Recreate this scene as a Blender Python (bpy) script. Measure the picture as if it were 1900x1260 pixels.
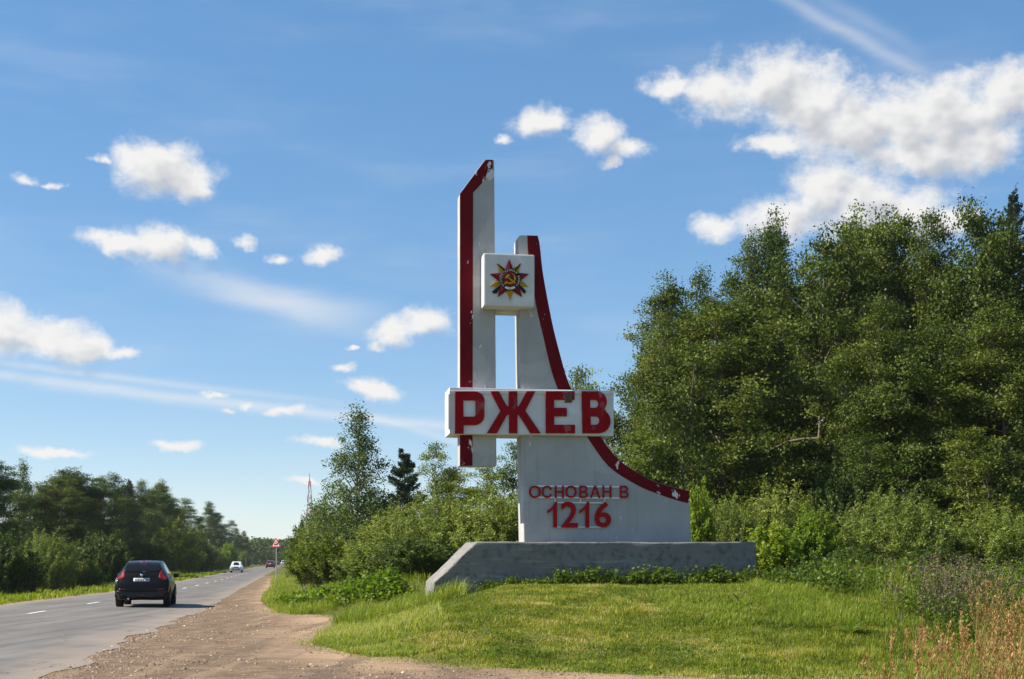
import bpy, bmesh, math, random
import numpy as np
from mathutils import Vector, Matrix
from mathutils.bvhtree import BVHTree

R = math.radians
for o in list(bpy.data.objects):
    bpy.data.objects.remove(o)
SC = bpy.context.scene
COL = SC.collection

# ------------------------------------------------------------------ camera
F, CX, HY, CAMZ = 2400.0, 950.0, 1041.0, 1.62      # focal length / principal column / horizon row of the photograph, eye height
cam = bpy.data.cameras.new('camera')
cam.sensor_width = 36.0
cam.lens = F / 1900.0 * 36.0
cam.shift_y = (HY - 630.0) / 1900.0
cam.clip_start = 0.1
cam.clip_end = 9000.0
camo = bpy.data.objects.new('camera', cam)
camo.location = (0, 0, CAMZ)
camo.rotation_euler = (R(90), 0, 0)
COL.objects.link(camo)
SC.camera = camo

# ------------------------------------------------------------------ sun, sky, exposure
SUN_EL, SUN_PHI = R(42), R(-4)                     # the sun stands to the left, square to the view
SUNV = Vector((-math.cos(SUN_EL) * math.cos(SUN_PHI), math.cos(SUN_EL) * math.sin(SUN_PHI), math.sin(SUN_EL)))
sun = bpy.data.lights.new('sun', 'SUN')
sun.energy = 5.0
sun.angle = R(0.5)
sun.color = (1.0, 0.93, 0.81)
suno = bpy.data.objects.new('sun', sun)
suno.rotation_euler = SUNV.to_track_quat('Z', 'Y').to_euler()
suno.location = (-40, 20, 50)
COL.objects.link(suno)

SC.view_settings.view_transform = 'Standard'
SC.view_settings.look = 'None'
SC.view_settings.exposure = 1.0
SC.view_settings.gamma = 1.0
SC.view_settings.use_curve_mapping = False
SC.render.engine = 'CYCLES'
SC.cycles.use_denoising = True
SC.cycles.max_bounces = 6
SC.cycles.diffuse_bounces = 2
SC.cycles.transmission_bounces = 4
SC.cycles.transparent_max_bounces = 4

W = bpy.data.worlds.new('World')
SC.world = W
W.use_nodes = True
WN, WL = W.node_tree.nodes, W.node_tree.links
WN.clear()


def nd(nodes, t, **kw):
    n = nodes.new(t)
    for k, v in kw.items():
        setattr(n, k, v)
    return n


def math_node(nodes, links, op, a, b=None, c=None, clamp=False):
    n = nodes.new('ShaderNodeMath')
    n.operation = op
    n.use_clamp = clamp
    for i, v in enumerate((a, b, c)):
        if v is None:
            continue
        if isinstance(v, (int, float)):
            n.inputs[i].default_value = v
        else:
            links.new(v, n.inputs[i])
    return n.outputs[0]


def azel(x, y):
    d = Vector(((x - CX) / F, 1.0, (HY - y) / F)).normalized()
    return math.atan2(d.x, d.y), math.asin(d.z)


CLOUDS = [  # centre and half size of each puff
    (250, 303, 52, 34), (300, 312, 70, 46), (350, 338, 62, 34), (185, 300, 22, 10), (384, 356, 32, 12),
    (205, 452, 56, 20), (290, 455, 76, 34), (365, 460, 42, 20),
    (66, 331, 26, 11), (100, 341, 22, 7),
    (10, 612, 80, 46), (90, 630, 85, 40), (165, 642, 62, 26), (220, 652, 40, 12),
    (728, 614, 50, 30), (785, 592, 52, 26), (700, 645, 26, 16), (655, 645, 14, 6),
    (690, 720, 54, 20), (635, 682, 30, 14), (595, 474, 48, 17), (457, 443, 28, 15), (514, 481, 24, 12),
    (458, 750, 26, 13), (526, 757, 46, 12), (400, 726, 36, 9), (418, 757, 26, 8),
    (598, 816, 42, 11), (312, 829, 46, 12), (105, 841, 64, 9), (560, 890, 40, 6),
    (1012, 222, 52, 26), (1105, 246, 58, 30), (1165, 275, 52, 18), (1130, 300, 32, 14), (935, 255, 26, 8),
    (1240, 160, 46, 24), (1330, 165, 80, 46), (1420, 155, 88, 52), (1505, 190, 96, 70), (1570, 240, 120, 62),
    (1690, 225, 125, 66), (1770, 210, 105, 66), (1870, 170, 90, 56), (1700, 285, 120, 44), (1810, 265, 90, 48), (1440, 268, 66, 22),
    (1525, 352, 66, 52), (1600, 375, 110, 62), (1450, 412, 88, 40), (1690, 400, 100, 44), (1330, 425, 46, 22), (1755, 412, 56, 24),
]
rs = random.Random(11)


def puff_list(x0, x1):
    return [azel(x, y) + (w * 1.32 / F, h * 1.45 / F) for x, y, w, h in CLOUDS if x0 <= x < x1]


def cloud_group(name, puffs):
    g = bpy.data.node_groups.new(name, 'ShaderNodeTree')
    g.interface.new_socket('P', in_out='INPUT', socket_type='NodeSocketVector')
    g.interface.new_socket('Alpha', in_out='OUTPUT', socket_type='NodeSocketFloat')
    g.interface.new_socket('Shade', in_out='OUTPUT', socket_type='NodeSocketFloat')
    n, l = g.nodes, g.links
    gi, go = n.new('NodeGroupInput'), n.new('NodeGroupOutput')
    P = gi.outputs[0]
    if puffs:
        w1 = nd(n, 'ShaderNodeTexNoise'); w1.inputs['Scale'].default_value = 24; w1.inputs['Detail'].default_value = 5
        w1.inputs['Roughness'].default_value = 0.6
        l.new(P, w1.inputs['Vector'])
        s1 = nd(n, 'ShaderNodeVectorMath', operation='SUBTRACT'); l.new(w1.outputs['Color'], s1.inputs[0]); s1.inputs[1].default_value = (.5, .5, .5)
        s3 = nd(n, 'ShaderNodeVectorMath', operation='MULTIPLY_ADD'); l.new(s1.outputs[0], s3.inputs[0]); s3.inputs[1].default_value = (.042, .028, 0); l.new(P, s3.inputs[2])
        def field(vec):
            cur = None
            for (a, e, rx, ry) in puffs:
                q = nd(n, 'ShaderNodeVectorMath', operation='MULTIPLY_ADD')
                l.new(vec, q.inputs[0])
                q.inputs[1].default_value = (1 / rx, 1 / ry, 0)
                q.inputs[2].default_value = (-a / rx, -e / ry, 0)
                ln = nd(n, 'ShaderNodeVectorMath', operation='LENGTH'); l.new(q.outputs[0], ln.inputs[0])
                r = ln.outputs['Value']
                if rx < 40 * 1.32 / F:                       # the small ones are thin and ragged
                    r = math_node(n, l, 'ADD', r, .20)
                cur = r if cur is None else math_node(n, l, 'SMOOTH_MIN', cur, r, 0.3)
            return math_node(n, l, 'MULTIPLY_ADD', cur, -1.9, 1.72)
        lev = field(s3.outputs[0])
        so = nd(n, 'ShaderNodeVectorMath', operation='ADD'); l.new(s3.outputs[0], so.inputs[0]); so.inputs[1].default_value = (-.007, .014, 0)
        lev2 = field(so.outputs[0])
    else:
        w1 = nd(n, 'ShaderNodeTexNoise'); w1.inputs['Scale'].default_value = 4.2; w1.inputs['Detail'].default_value = 2
        mq = nd(n, 'ShaderNodeVectorMath', operation='MULTIPLY'); l.new(P, mq.inputs[0]); mq.inputs[1].default_value = (1, 2.2, 1)
        l.new(mq.outputs[0], w1.inputs['Vector'])
        lev = math_node(n, l, 'MULTIPLY_ADD', w1.outputs[0], 7.0, -4.3)
        lev2 = lev
    mp_ = nd(n, 'ShaderNodeVectorMath', operation='MULTIPLY'); l.new(P, mp_.inputs[0]); mp_.inputs[1].default_value = (1, 1.35, 1)
    f1 = nd(n, 'ShaderNodeTexNoise'); f1.inputs['Scale'].default_value = 36; f1.inputs['Detail'].default_value = 6; f1.inputs['Roughness'].default_value = .66
    l.new(mp_.outputs[0], f1.inputs['Vector'])
    of = nd(n, 'ShaderNodeVectorMath', operation='ADD'); l.new(mp_.outputs[0], of.inputs[0]); of.inputs[1].default_value = (-.0055, .0085, 0)
    f2 = nd(n, 'ShaderNodeTexNoise'); f2.inputs['Scale'].default_value = 36; f2.inputs['Detail'].default_value = 2; f2.inputs['Roughness'].default_value = .55
    l.new(of.outputs[0], f2.inputs['Vector'])
    d = math_node(n, l, 'ADD', lev, math_node(n, l, 'MULTIPLY_ADD', f1.outputs[0], 2.3, -1.15))
    al = nd(n, 'ShaderNodeMapRange', interpolation_type='SMOOTHSTEP'); l.new(d, al.inputs[0])
    al.inputs[1].default_value = -0.10; al.inputs[2].default_value = 1.25
    # how much cloud lies towards the sun: thick hearts and lee sides go grey
    b = math_node(n, l, 'ADD', math_node(n, l, 'MULTIPLY_ADD', lev2, .42, -.05), math_node(n, l, 'MULTIPLY_ADD', f2.outputs[0], 1.5, -.75))
    sh = nd(n, 'ShaderNodeMapRange', interpolation_type='SMOOTHSTEP'); l.new(b, sh.inputs[0])
    sh.inputs[1].default_value = .12; sh.inputs[2].default_value = .78
    l.new(al.outputs[0], go.inputs[0]); l.new(sh.outputs[0], go.inputs[1])
    return g


def build_world():
    tc = nd(WN, 'ShaderNodeTexCoord')
    sp = nd(WN, 'ShaderNodeSeparateXYZ'); WL.new(tc.outputs['Generated'], sp.inputs[0])
    az = math_node(WN, WL, 'ARCTAN2', sp.outputs[0], sp.outputs[1])
    el = math_node(WN, WL, 'ARCSINE', sp.outputs[2])
    P = nd(WN, 'ShaderNodeCombineXYZ'); WL.new(az, P.inputs[0]); WL.new(el, P.inputs[1])
    sky = nd(WN, 'ShaderNodeTexSky', sky_type='NISHITA')
    sky.sun_disc = False
    sky.sun_elevation = SUN_EL
    sky.sun_rotation = math.atan2(SUNV.x, SUNV.y)
    sky.altitude = 180
    sky.air_density = SKY_AIR; sky.dust_density = SKY_DUST; sky.ozone_density = SKY_OZONE
    tint = nd(WN, 'ShaderNodeMix', data_type='RGBA', blend_type='MULTIPLY'); tint.inputs[0].default_value = 1.0
    WL.new(sky.outputs[0], tint.inputs[6]); tint.inputs[7].default_value = (*SKY_TINT, 1)
    gm = nd(WN, 'ShaderNodeGamma'); WL.new(tint.outputs[2], gm.inputs[0]); gm.inputs[1].default_value = SKY_GAMMA
    hs = nd(WN, 'ShaderNodeHueSaturation'); WL.new(gm.outputs[0], hs.inputs['Color']); hs.inputs['Saturation'].default_value = SKY_SAT
    b1 = nd(WN, 'ShaderNodeBackground'); WL.new(hs.outputs[0], b1.inputs[0]); b1.inputs[1].default_value = SKY_STRENGTH
    # thin ice veil, everywhere
    st = nd(WN, 'ShaderNodeVectorMath', operation='MULTIPLY'); WL.new(P.outputs[0], st.inputs[0]); st.inputs[1].default_value = (.7, 3.2, 1)
    nv2 = nd(WN, 'ShaderNodeTexNoise'); nv2.inputs['Scale'].default_value = 5; nv2.inputs['Detail'].default_value = 4; nv2.inputs['Roughness'].default_value = .62
    WL.new(st.outputs[0], nv2.inputs['Vector'])
    vm = nd(WN, 'ShaderNodeMapRange', interpolation_type='SMOOTHSTEP'); WL.new(nv2.outputs[0], vm.inputs[0])
    vm.inputs[1].default_value = .45; vm.inputs[2].default_value = .85; vm.inputs[4].default_value = .20
    veil = vm.outputs[0]

    def streaks(lines):
        thin = veil
        nv = nd(WN, 'ShaderNodeTexNoise'); nv.inputs['Scale'].default_value = 14; nv.inputs['Detail'].default_value = 5; nv.inputs['Roughness'].default_value = .6
        WL.new(st.outputs[0], nv.inputs['Vector'])
        for (x0, y0, x1, y1, wid, amp) in lines:
            a0, e0 = azel(x0, y0); a1, e1 = azel(x1, y1)
            L = math.hypot(a1 - a0, e1 - e0); tx, ty = (a1 - a0) / L, (e1 - e0) / L
            wv = wid / F
            q = nd(WN, 'ShaderNodeVectorMath', operation='SUBTRACT'); WL.new(P.outputs[0], q.inputs[0]); q.inputs[1].default_value = (a0, e0, 0)
            al = nd(WN, 'ShaderNodeVectorMath', operation='DOT_PRODUCT'); WL.new(q.outputs[0], al.inputs[0]); al.inputs[1].default_value = (tx / L, ty / L, 0)
            ac = nd(WN, 'ShaderNodeVectorMath', operation='DOT_PRODUCT'); WL.new(q.outputs[0], ac.inputs[0]); ac.inputs[1].default_value = (-ty / wv, tx / wv, 0)
            u = al.outputs['Value']
            win = math_node(WN, WL, 'MULTIPLY', math_node(WN, WL, 'MULTIPLY', u, math_node(WN, WL, 'SUBTRACT', 1.0, u)), 4.0, clamp=True)
            dist = math_node(WN, WL, 'MULTIPLY_ADD', nv.outputs[0], 1.8, math_node(WN, WL, 'ADD', ac.outputs['Value'], -0.9))
            ga = math_node(WN, WL, 'EXPONENT', math_node(WN, WL, 'MULTIPLY', math_node(WN, WL, 'MULTIPLY', dist, dist), -1.0))
            thin = math_node(WN, WL, 'ADD', thin, math_node(WN, WL, 'MULTIPLY', math_node(WN, WL, 'MULTIPLY', ga, win), amp))
        return thin

    def layer(group, lines):
        A = nd(WN, 'ShaderNodeGroup'); A.node_tree = group; WL.new(P.outputs[0], A.inputs[0])
        thin = streaks(lines) if lines else veil
        tot = math_node(WN, WL, 'MAXIMUM', A.outputs[0], thin, clamp=True)
        cm = nd(WN, 'ShaderNodeMix', data_type='RGBA'); WL.new(A.outputs[1], cm.inputs[0])
        cm.inputs[6].default_value = (.93, .925, .915, 1); cm.inputs[7].default_value = (.58, .60, .645, 1)
        b2 = nd(WN, 'ShaderNodeBackground'); WL.new(cm.outputs[2], b2.inputs[0]); b2.inputs[1].default_value = CLOUD_STRENGTH
        mx = nd(WN, 'ShaderNodeMixShader'); WL.new(tot, mx.inputs[0]); WL.new(b1.outputs[0], mx.inputs[1]); WL.new(b2.outputs[0], mx.inputs[2])
        return mx.outputs[0]

    def inside(a0, a1, e1):
        f = math_node(WN, WL, 'MULTIPLY', math_node(WN, WL, 'GREATER_THAN', az, a0), math_node(WN, WL, 'LESS_THAN', az, a1))
        return math_node(WN, WL, 'MULTIPLY', f, math_node(WN, WL, 'LESS_THAN', el, e1))
    split = azel(880, 600)[0]
    lo, hi = azel(-900, 900)[0], azel(2800, 900)[0]
    left = layer(cloud_group('cumulus_over_the_road', puff_list(-500, 880)),
                 [(-900, 560, 1500, 846, 10, .46), (-400, 612, 700, 755, 7, .32), (600, 748, 1500, 1000, 7, .36), (230, 470, 720, 622, 26, .36), (380, 540, 760, 585, 20, .25)])
    right = layer(cloud_group('cumulus_over_the_wood', puff_list(880, 2500)),
                  [(1380, -50, 1770, 165, 11, .34), (1480, -30, 1730, 110, 12, .16)])
    rest = layer(cloud_group('cumulus_elsewhere', None), None)
    m1 = nd(WN, 'ShaderNodeMixShader'); WL.new(inside(lo, split, .62), m1.inputs[0]); WL.new(rest, m1.inputs[1]); WL.new(left, m1.inputs[2])
    m2 = nd(WN, 'ShaderNodeMixShader'); WL.new(inside(split, hi, .62), m2.inputs[0]); WL.new(m1.outputs[0], m2.inputs[1]); WL.new(right, m2.inputs[2])
    out = nd(WN, 'ShaderNodeOutputWorld'); WL.new(m2.outputs[0], out.inputs[0])


SKY_AIR, SKY_DUST, SKY_OZONE, SKY_STRENGTH, SKY_TINT = 0.85, 0.0, 2.2, 0.150, (1.0, 1.02, 1.08)
SKY_GAMMA, SKY_SAT = 0.56, 1.58
CLOUD_STRENGTH = 0.485
build_world()
W.cycles.sampling_method = 'NONE'

# ------------------------------------------------------------------ helpers
rng = np.random.default_rng(7)


def tag(o, label=None, cat=None, group=None, kind=None):
    if label: o['label'] = label
    if cat: o['category'] = cat
    if group: o['group'] = group
    if kind: o['kind'] = kind
    return o


def link(o, parent=None):
    COL.objects.link(o)
    if parent is not None:
        o.parent = parent
    return o


def empty(name, loc=(0, 0, 0), rz=0.0):
    o = bpy.data.objects.new(name, None)
    o.empty_display_size = 0.3
    o.location = loc; o.rotation_euler = (0, 0, rz)
    return link(o)


def mobj(name, me, mat=None, parent=None):
    if mat is not None and not me.materials:
        me.materials.append(mat)
    return link(bpy.data.objects.new(name, me), parent)


def np_mesh(name, V, Fc, tone=None, smooth=False, attr='tone'):
    """mesh from numpy arrays; Fc is (n,3) or (n,4)"""
    me = bpy.data.meshes.new(name)
    V = np.ascontiguousarray(V, np.float32); Fc = np.ascontiguousarray(Fc, np.int32)
    n, k = Fc.shape
    me.vertices.add(len(V)); me.vertices.foreach_set('co', V.ravel())
    me.loops.add(n * k); me.loops.foreach_set('vertex_index', Fc.ravel())
    me.polygons.add(n); me.polygons.foreach_set('loop_start', np.arange(0, n * k, k, dtype=np.int32))
    if smooth:
        me.polygons.foreach_set('use_smooth', np.ones(n, bool))
    if tone is not None:
        a = me.attributes.new(attr, 'FLOAT', 'FACE'); a.data.foreach_set('value', np.asarray(tone, np.float32))
    me.update(calc_edges=True)
    return me


def py_mesh(name, V, Fc, smooth=False):
    me = bpy.data.meshes.new(name)
    me.from_pydata([tuple(v) for v in V], [], Fc)
    if smooth:
        for p in me.polygons: p.use_smooth = True
    me.update()
    return me


def bm_mesh(name, bm, smooth=False):
    me = bpy.data.meshes.new(name)
    bmesh.ops.recalc_face_normals(bm, faces=bm.faces)
    bm.to_mesh(me); bm.free()
    if smooth:
        for p in me.polygons: p.use_smooth = True
    return me


def prism(poly, y0, y1, bevel=0.0, seg=1):
    """polygon in (x,z), swept from depth y0 to y1, edges softened"""
    bm = bmesh.new()
    a = [bm.verts.new((x, y0, z)) for x, z in poly]
    b = [bm.verts.new((x, y1, z)) for x, z in poly]
    bm.faces.new(a); bm.faces.new(b[::-1])
    n = len(poly)
    for i in range(n):
        bm.faces.new((a[i], b[i], b[(i + 1) % n], a[(i + 1) % n]))
    bmesh.ops.recalc_face_normals(bm, faces=bm.faces)
    if bevel:
        es = [e for e in bm.edges if e.calc_face_angle(0) > R(25)]
        bmesh.ops.bevel(bm, geom=es, offset=bevel, segments=seg, affect='EDGES', profile=.6)
    return bm


def box_bm(x0, x1, y0, y1, z0, z1, bevel=0.0, seg=1):
    return prism([(x0, z0), (x1, z0), (x1, z1), (x0, z1)], y0, y1, bevel, seg)


def join_bm(bms):
    out = bmesh.new()
    for b in bms:
        me = bpy.data.meshes.new('tmp'); b.to_mesh(me); b.free()
        out.from_mesh(me); bpy.data.meshes.remove(me)
    return out


def tubes(paths):
    """list of (points (n,3), radii (n), sides) -> V, quads"""
    Vs, Fs, base = [], [], 0
    for pts, rad, sides in paths:
        pts = np.asarray(pts, float); rad = np.asarray(rad, float); n = len(pts)
        t = np.gradient(pts, axis=0); t /= np.linalg.norm(t, axis=1, keepdims=True) + 1e-9
        ref = np.where(np.abs(t[:, 2:3]) > .9, np.array([[1., 0, 0]]), np.array([[0, 0, 1.]]))
        a = np.cross(t, ref); a /= np.linalg.norm(a, axis=1, keepdims=True) + 1e-9
        b = np.cross(t, a)
        ang = np.arange(sides) / sides * 2 * math.pi
        ring = pts[:, None] + rad[:, None, None] * (np.cos(ang)[None, :, None] * a[:, None] + np.sin(ang)[None, :, None] * b[:, None])
        Vs.append(ring.reshape(-1, 3))
        i = np.arange(n - 1)[:, None] * sides; j = np.arange(sides)[None]; j2 = (j + 1) % sides
        Fs.append(np.stack([i + j, i + j2, i + sides + j2, i + sides + j], -1).reshape(-1, 4) + base)
        base += n * sides
    return np.concatenate(Vs), np.concatenate(Fs)


def cyl_bm(p0, p1, r, n=12, r1=None):
    V, Fq = tubes([([p0, p1], [r, r if r1 is None else r1], n)])
    bm = bmesh.new()
    vs = [bm.verts.new(v) for v in V]
    for q in Fq: bm.faces.new([vs[i] for i in q])
    bm.faces.new(vs[:n]); bm.faces.new(vs[n:])
    return bm


def gnd(x, y):
    """photo pixel on the level ground -> world x, y"""
    Y = F * CAMZ / (y - HY)
    return (x - CX) / F * Y, Y


def sstep(t):
    t = np.clip(t, 0, 1)
    return t * t * (3 - 2 * t)


class VNoise:
    def __init__(s, seed): s.g = np.random.default_rng(seed).random((256, 256))
    def __call__(s, x, y):
        x = np.asarray(x, float); y = np.asarray(y, float)
        xi = np.floor(x).astype(int); yi = np.floor(y).astype(int)
        u = sstep(x - xi); v = sstep(y - yi)
        g = s.g
        a = g[xi % 256, yi % 256]; b = g[(xi + 1) % 256, yi % 256]; c = g[xi % 256, (yi + 1) % 256]; d = g[(xi + 1) % 256, (yi + 1) % 256]
        return (a * (1 - u) + b * u) * (1 - v) + (c * (1 - u) + d * u) * v
    def fbm(s, x, y, o=4):
        t, a, n = 0, 1, 0
        for i in range(o):
            t = t + a * s(x * 2 ** i + 13.7 * i, y * 2 ** i + 7.1 * i); n += a; a *= .5
        return t / n


vn = VNoise(3)

# ------------------------------------------------------------------ materials
MATS = {}


def new_mat(name):
    m = bpy.data.materials.new(name); m.use_nodes = True
    MATS[name] = m
    n, l = m.node_tree.nodes, m.node_tree.links
    n.clear()
    out = n.new('ShaderNodeOutputMaterial')
    return m, n, l, out


def noise(n, l, scale, detail=4, rough=.55, vec=None, dist=0.0):
    t = n.new('ShaderNodeTexNoise')
    t.inputs['Scale'].default_value = scale; t.inputs['Detail'].default_value = detail
    t.inputs['Roughness'].default_value = rough; t.inputs['Distortion'].default_value = dist
    if vec is not None: l.new(vec, t.inputs['Vector'])
    return t.outputs[0]


def rng_map(n, l, v, a, b, c=0.0, d=1.0, smooth=False):
    m = n.new('ShaderNodeMapRange')
    if smooth: m.interpolation_type = 'SMOOTHSTEP'
    l.new(v, m.inputs[0])
    for i, x in enumerate((a, b, c, d)): m.inputs[i + 1].default_value = x
    return m.outputs[0]


def mixc(n, l, f, a, b, mode='MIX'):
    m = n.new('ShaderNodeMix'); m.data_type = 'RGBA'; m.blend_type = mode
    if isinstance(f, (int, float)): m.inputs[0].default_value = f
    else: l.new(f, m.inputs[0])
    for i, x in ((6, a), (7, b)):
        if isinstance(x, tuple): m.inputs[i].default_value = (*x[:3], 1)
        else: l.new(x, m.inputs[i])
    return m.outputs[2]


def ramp(n, l, v, stops):
    r = n.new('ShaderNodeValToRGB'); l.new(v, r.inputs[0])
    e = r.color_ramp.elements
    while len(e) < len(stops): e.new(.5)
    for i, (p, c) in enumerate(stops):
        e[i].position = p; e[i].color = (*c, 1)
    return r.outputs[0]


def objco(n):
    return n.new('ShaderNodeTexCoord').outputs['Object']


def bump(n, l, h, strength, dist=.01):
    b = n.new('ShaderNodeBump'); b.inputs['Strength'].default_value = strength; b.inputs['Distance'].default_value = dist
    l.new(h, b.inputs['Height'])
    return b.outputs[0]


def principled(n, l, out, col, rough=.6, normal=None, spec=.5, metal=0.0, coat=0.0, trans=0.0, ior=1.45):
    p = n.new('ShaderNodeBsdfPrincipled')
    if isinstance(col, tuple): p.inputs['Base Color'].default_value = (*col[:3], 1)
    else: l.new(col, p.inputs['Base Color'])
    if isinstance(rough, (int, float)): p.inputs['Roughness'].default_value = rough
    else: l.new(rough, p.inputs['Roughness'])
    p.inputs['Specular IOR Level'].default_value = spec
    p.inputs['Metallic'].default_value = metal
    p.inputs['Coat Weight'].default_value = coat
    p.inputs['Coat Roughness'].default_value = .04
    p.inputs['Transmission Weight'].default_value = trans
    p.inputs['IOR'].default_value = ior
    if normal is not None: l.new(normal, p.inputs['Normal'])
    if out is not None: l.new(p.outputs[0], out.inputs[0])
    return p


def simple(name, col, rough=.6, var=.12, scale=6.0, bmp=0.0, metal=0.0, coat=0.0, spec=.5):
    m, n, l, out = new_mat(name)
    v = objco(n)
    f = noise(n, l, scale, 5, .6, v)
    c = mixc(n, l, f, tuple(x * (1 - var) for x in col), tuple(min(1, x * (1 + var)) for x in col))
    nm = bump(n, l, noise(n, l, scale * 8, 4, .6, v), bmp) if bmp else None
    principled(n, l, out, c, rough, nm, spec, metal, coat)
    return m


def paint(name, base, chips, chip_amt, dirt=.35, streak=True):
    """weathered paint on rendered concrete: mottled, with chipped spots of the layer below, drip streaks"""
    m, n, l, out = new_mat(name)
    v = objco(n)
    big = noise(n, l, 1.1, 5, .6, v)
    fine = noise(n, l, 28, 4, .6, v)
    c = mixc(n, l, rng_map(n, l, big, .3, .75), base, tuple(x * .80 for x in base))
    c = mixc(n, l, rng_map(n, l, fine, .35, .8, 0, .25), c, tuple(x * .55 for x in base))
    if streak:
        mp = n.new('ShaderNodeMapping'); mp.inputs['Scale'].default_value = (9, 9, .5); l.new(v, mp.inputs[0])
        st = noise(n, l, 1.0, 4, .6, mp.outputs[0])
        c = mixc(n, l, rng_map(n, l, st, .52, .8, 0, dirt, True), c, (base[0] * .45, base[1] * .45, base[2] * .42))
    pat = noise(n, l, .75, 3, .5, v, 1.2)
    c = mixc(n, l, rng_map(n, l, pat, .56, .60, 0, .35), c, tuple(min(.8, x * 1.22 + .004) for x in base))
    sp_ = noise(n, l, 11, 5, .7, v)
    c = mixc(n, l, rng_map(n, l, sp_, .64, .70, 0, .5), c, tuple(x * .5 for x in base))
    mp2 = n.new('ShaderNodeMapping'); mp2.inputs['Scale'].default_value = (1.7, 1.7, .9); mp2.inputs['Location'].default_value = (5.3, 0, 2.2); l.new(v, mp2.inputs[0])
    ch = noise(n, l, 2.1, 6, .62, mp2.outputs[0], .3)
    cmask = rng_map(n, l, ch, chip_amt, chip_amt + .012)
    tint = noise(n, l, 1.3, 2, .5, v)
    cc = mixc(n, l, rng_map(n, l, tint, .42, .58), chips[0], chips[1])
    c = mixc(n, l, cmask, c, cc)
    h = math_node(n, l, 'SUBTRACT', math_node(n, l, 'MULTIPLY', fine, .5), math_node(n, l, 'MULTIPLY', cmask, .5))
    nb = bump(n, l, h, .35, .012)
    principled(n, l, out, c, .7, nb, .12)
    return m


M_WHITE = paint('white_paint', (.72, .70, .67), ((.72, .52, .53), (.42, .40, .40)), .715, .18)
M_GREYW = paint('grey_white_paint', (.43, .42, .405), ((.70, .50, .50), (.62, .61, .60)), .655, .42)
M_RED = paint('dark_red_paint', (.145, .002, .007), ((.70, .58, .57), (.66, .64, .62)), .632, .3)
M_LETTER = paint('letter_red_paint', (.30, .002, .006), ((.40, .08, .09), (.26, .05, .05)), .60, .35)
M_SMALLRED = simple('small_letter_red', (.32, .003, .006), .5, .12, 5, 0, 0, 0, .15)
M_BARW = simple('white_bar_paint', (.72, .72, .70), .5, .08, 8)
M_BLACK = simple('black_enamel', (.010, .010, .010), .5, .2, 10, 0, 0, 0, .2)
M_GOLD = simple('gold_yellow_paint', (.46, .28, .010), .6, .22, 9, .2, 0, 0, .12)
M_STAR = simple('star_red_enamel', (.15, .006, .008), .5, .18, 8, 0, 0, 0, .2)
M_RUST = simple('rusty_metal', (.10, .055, .035), .8, .4, 12, .3)


def concrete_plinth():
    m, n, l, out = new_mat('plinth_render')
    v = objco(n)
    a = noise(n, l, .9, 6, .65, v, .4); b = noise(n, l, 5, 6, .6, v); f = noise(n, l, 34, 5, .65, v)
    c = mixc(n, l, rng_map(n, l, a, .35, .7), (.172, .162, .150), (.240, .227, .212))
    c = mixc(n, l, rng_map(n, l, b, .48, .68, 0, .75, True), c, (.095, .092, .087))
    mp = n.new('ShaderNodeMapping'); mp.inputs['Scale'].default_value = (.35, .35, 3.2); l.new(v, mp.inputs[0])
    wv = noise(n, l, 2.2, 6, .6, mp.outputs[0])
    c = mixc(n, l, rng_map(n, l, wv, .58, .68, 0, .4, True), c, (.36, .35, .33))
    h = math_node(n, l, 'ADD', f, math_node(n, l, 'MULTIPLY', wv, 2.0))
    principled(n, l, out, c, .85, bump(n, l, h, .6, .03), .2)
    return m


M_PLINTH = concrete_plinth()


def leaf_mat(name, stops, trans=.32, rough=.45, spec=.35, objvar=.9):
    m, n, l, out = new_mat(name)
    at = n.new('ShaderNodeAttribute'); at.attribute_name = 'tone'
    oi = n.new('ShaderNodeObjectInfo')
    tv = math_node(n, l, 'ADD', at.outputs['Fac'], math_node(n, l, 'MULTIPLY', math_node(n, l, 'SUBTRACT', oi.outputs['Random'], .5), objvar * .5), clamp=True)
    c = ramp(n, l, tv, stops)
    p = principled(n, l, None, c, rough, None, spec)
    t = n.new('ShaderNodeBsdfTranslucent')
    tc = mixc(n, l, 1.0, c, (1.5, 1.45, .55), 'MULTIPLY'); l.new(tc, t.inputs[0])
    mx = n.new('ShaderNodeMixShader'); mx.inputs[0].default_value = trans
    l.new(p.outputs[0], mx.inputs[1]); l.new(t.outputs[0], mx.inputs[2]); l.new(mx.outputs[0], out.inputs[0])
    return m


L_ALDER = leaf_mat('alder_leaf', [(0, (0.035, 0.058, 0.007)), (.45, (0.073, 0.105, 0.014)), (.8, (0.124, 0.153, 0.023)), (1, (0.169, 0.185, 0.034))], 0.24, .55, .22)
L_ASPEN = leaf_mat('aspen_leaf', [(0, (0.037, 0.067, 0.014)), (.5, (0.078, 0.120, 0.023)), (1, (0.162, 0.190, 0.041))], 0.24, .55, .25)
L_WILLOW = leaf_mat('willow_leaf', [(0, (0.068, 0.105, 0.015)), (.5, (0.149, 0.201, 0.028)), (1, (0.266, 0.301, 0.063))], 0.26, .55, .25)
L_YELLOWG = leaf_mat('yellow_green_leaf', [(0, (0.062, 0.098, 0.009)), (.5, (0.142, 0.188, 0.015)), (.85, (0.199, 0.226, 0.020)), (1, (0.246, 0.200, 0.022))], 0.3, .55, .2)
L_BRIGHT = leaf_mat('bright_green_leaf', [(0, (0.075, 0.132, 0.010)), (.5, (0.163, 0.246, 0.018)), (1, (0.300, 0.341, 0.035))], .42, .5, .25)
L_SPRUCE = leaf_mat('spruce_needle', [(0, (.016, .030, .012)), (.5, (.032, .050, .020)), (.9, (.055, .072, .028)), (1, (.10, .055, .025))], .1, .65, .2)
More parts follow.
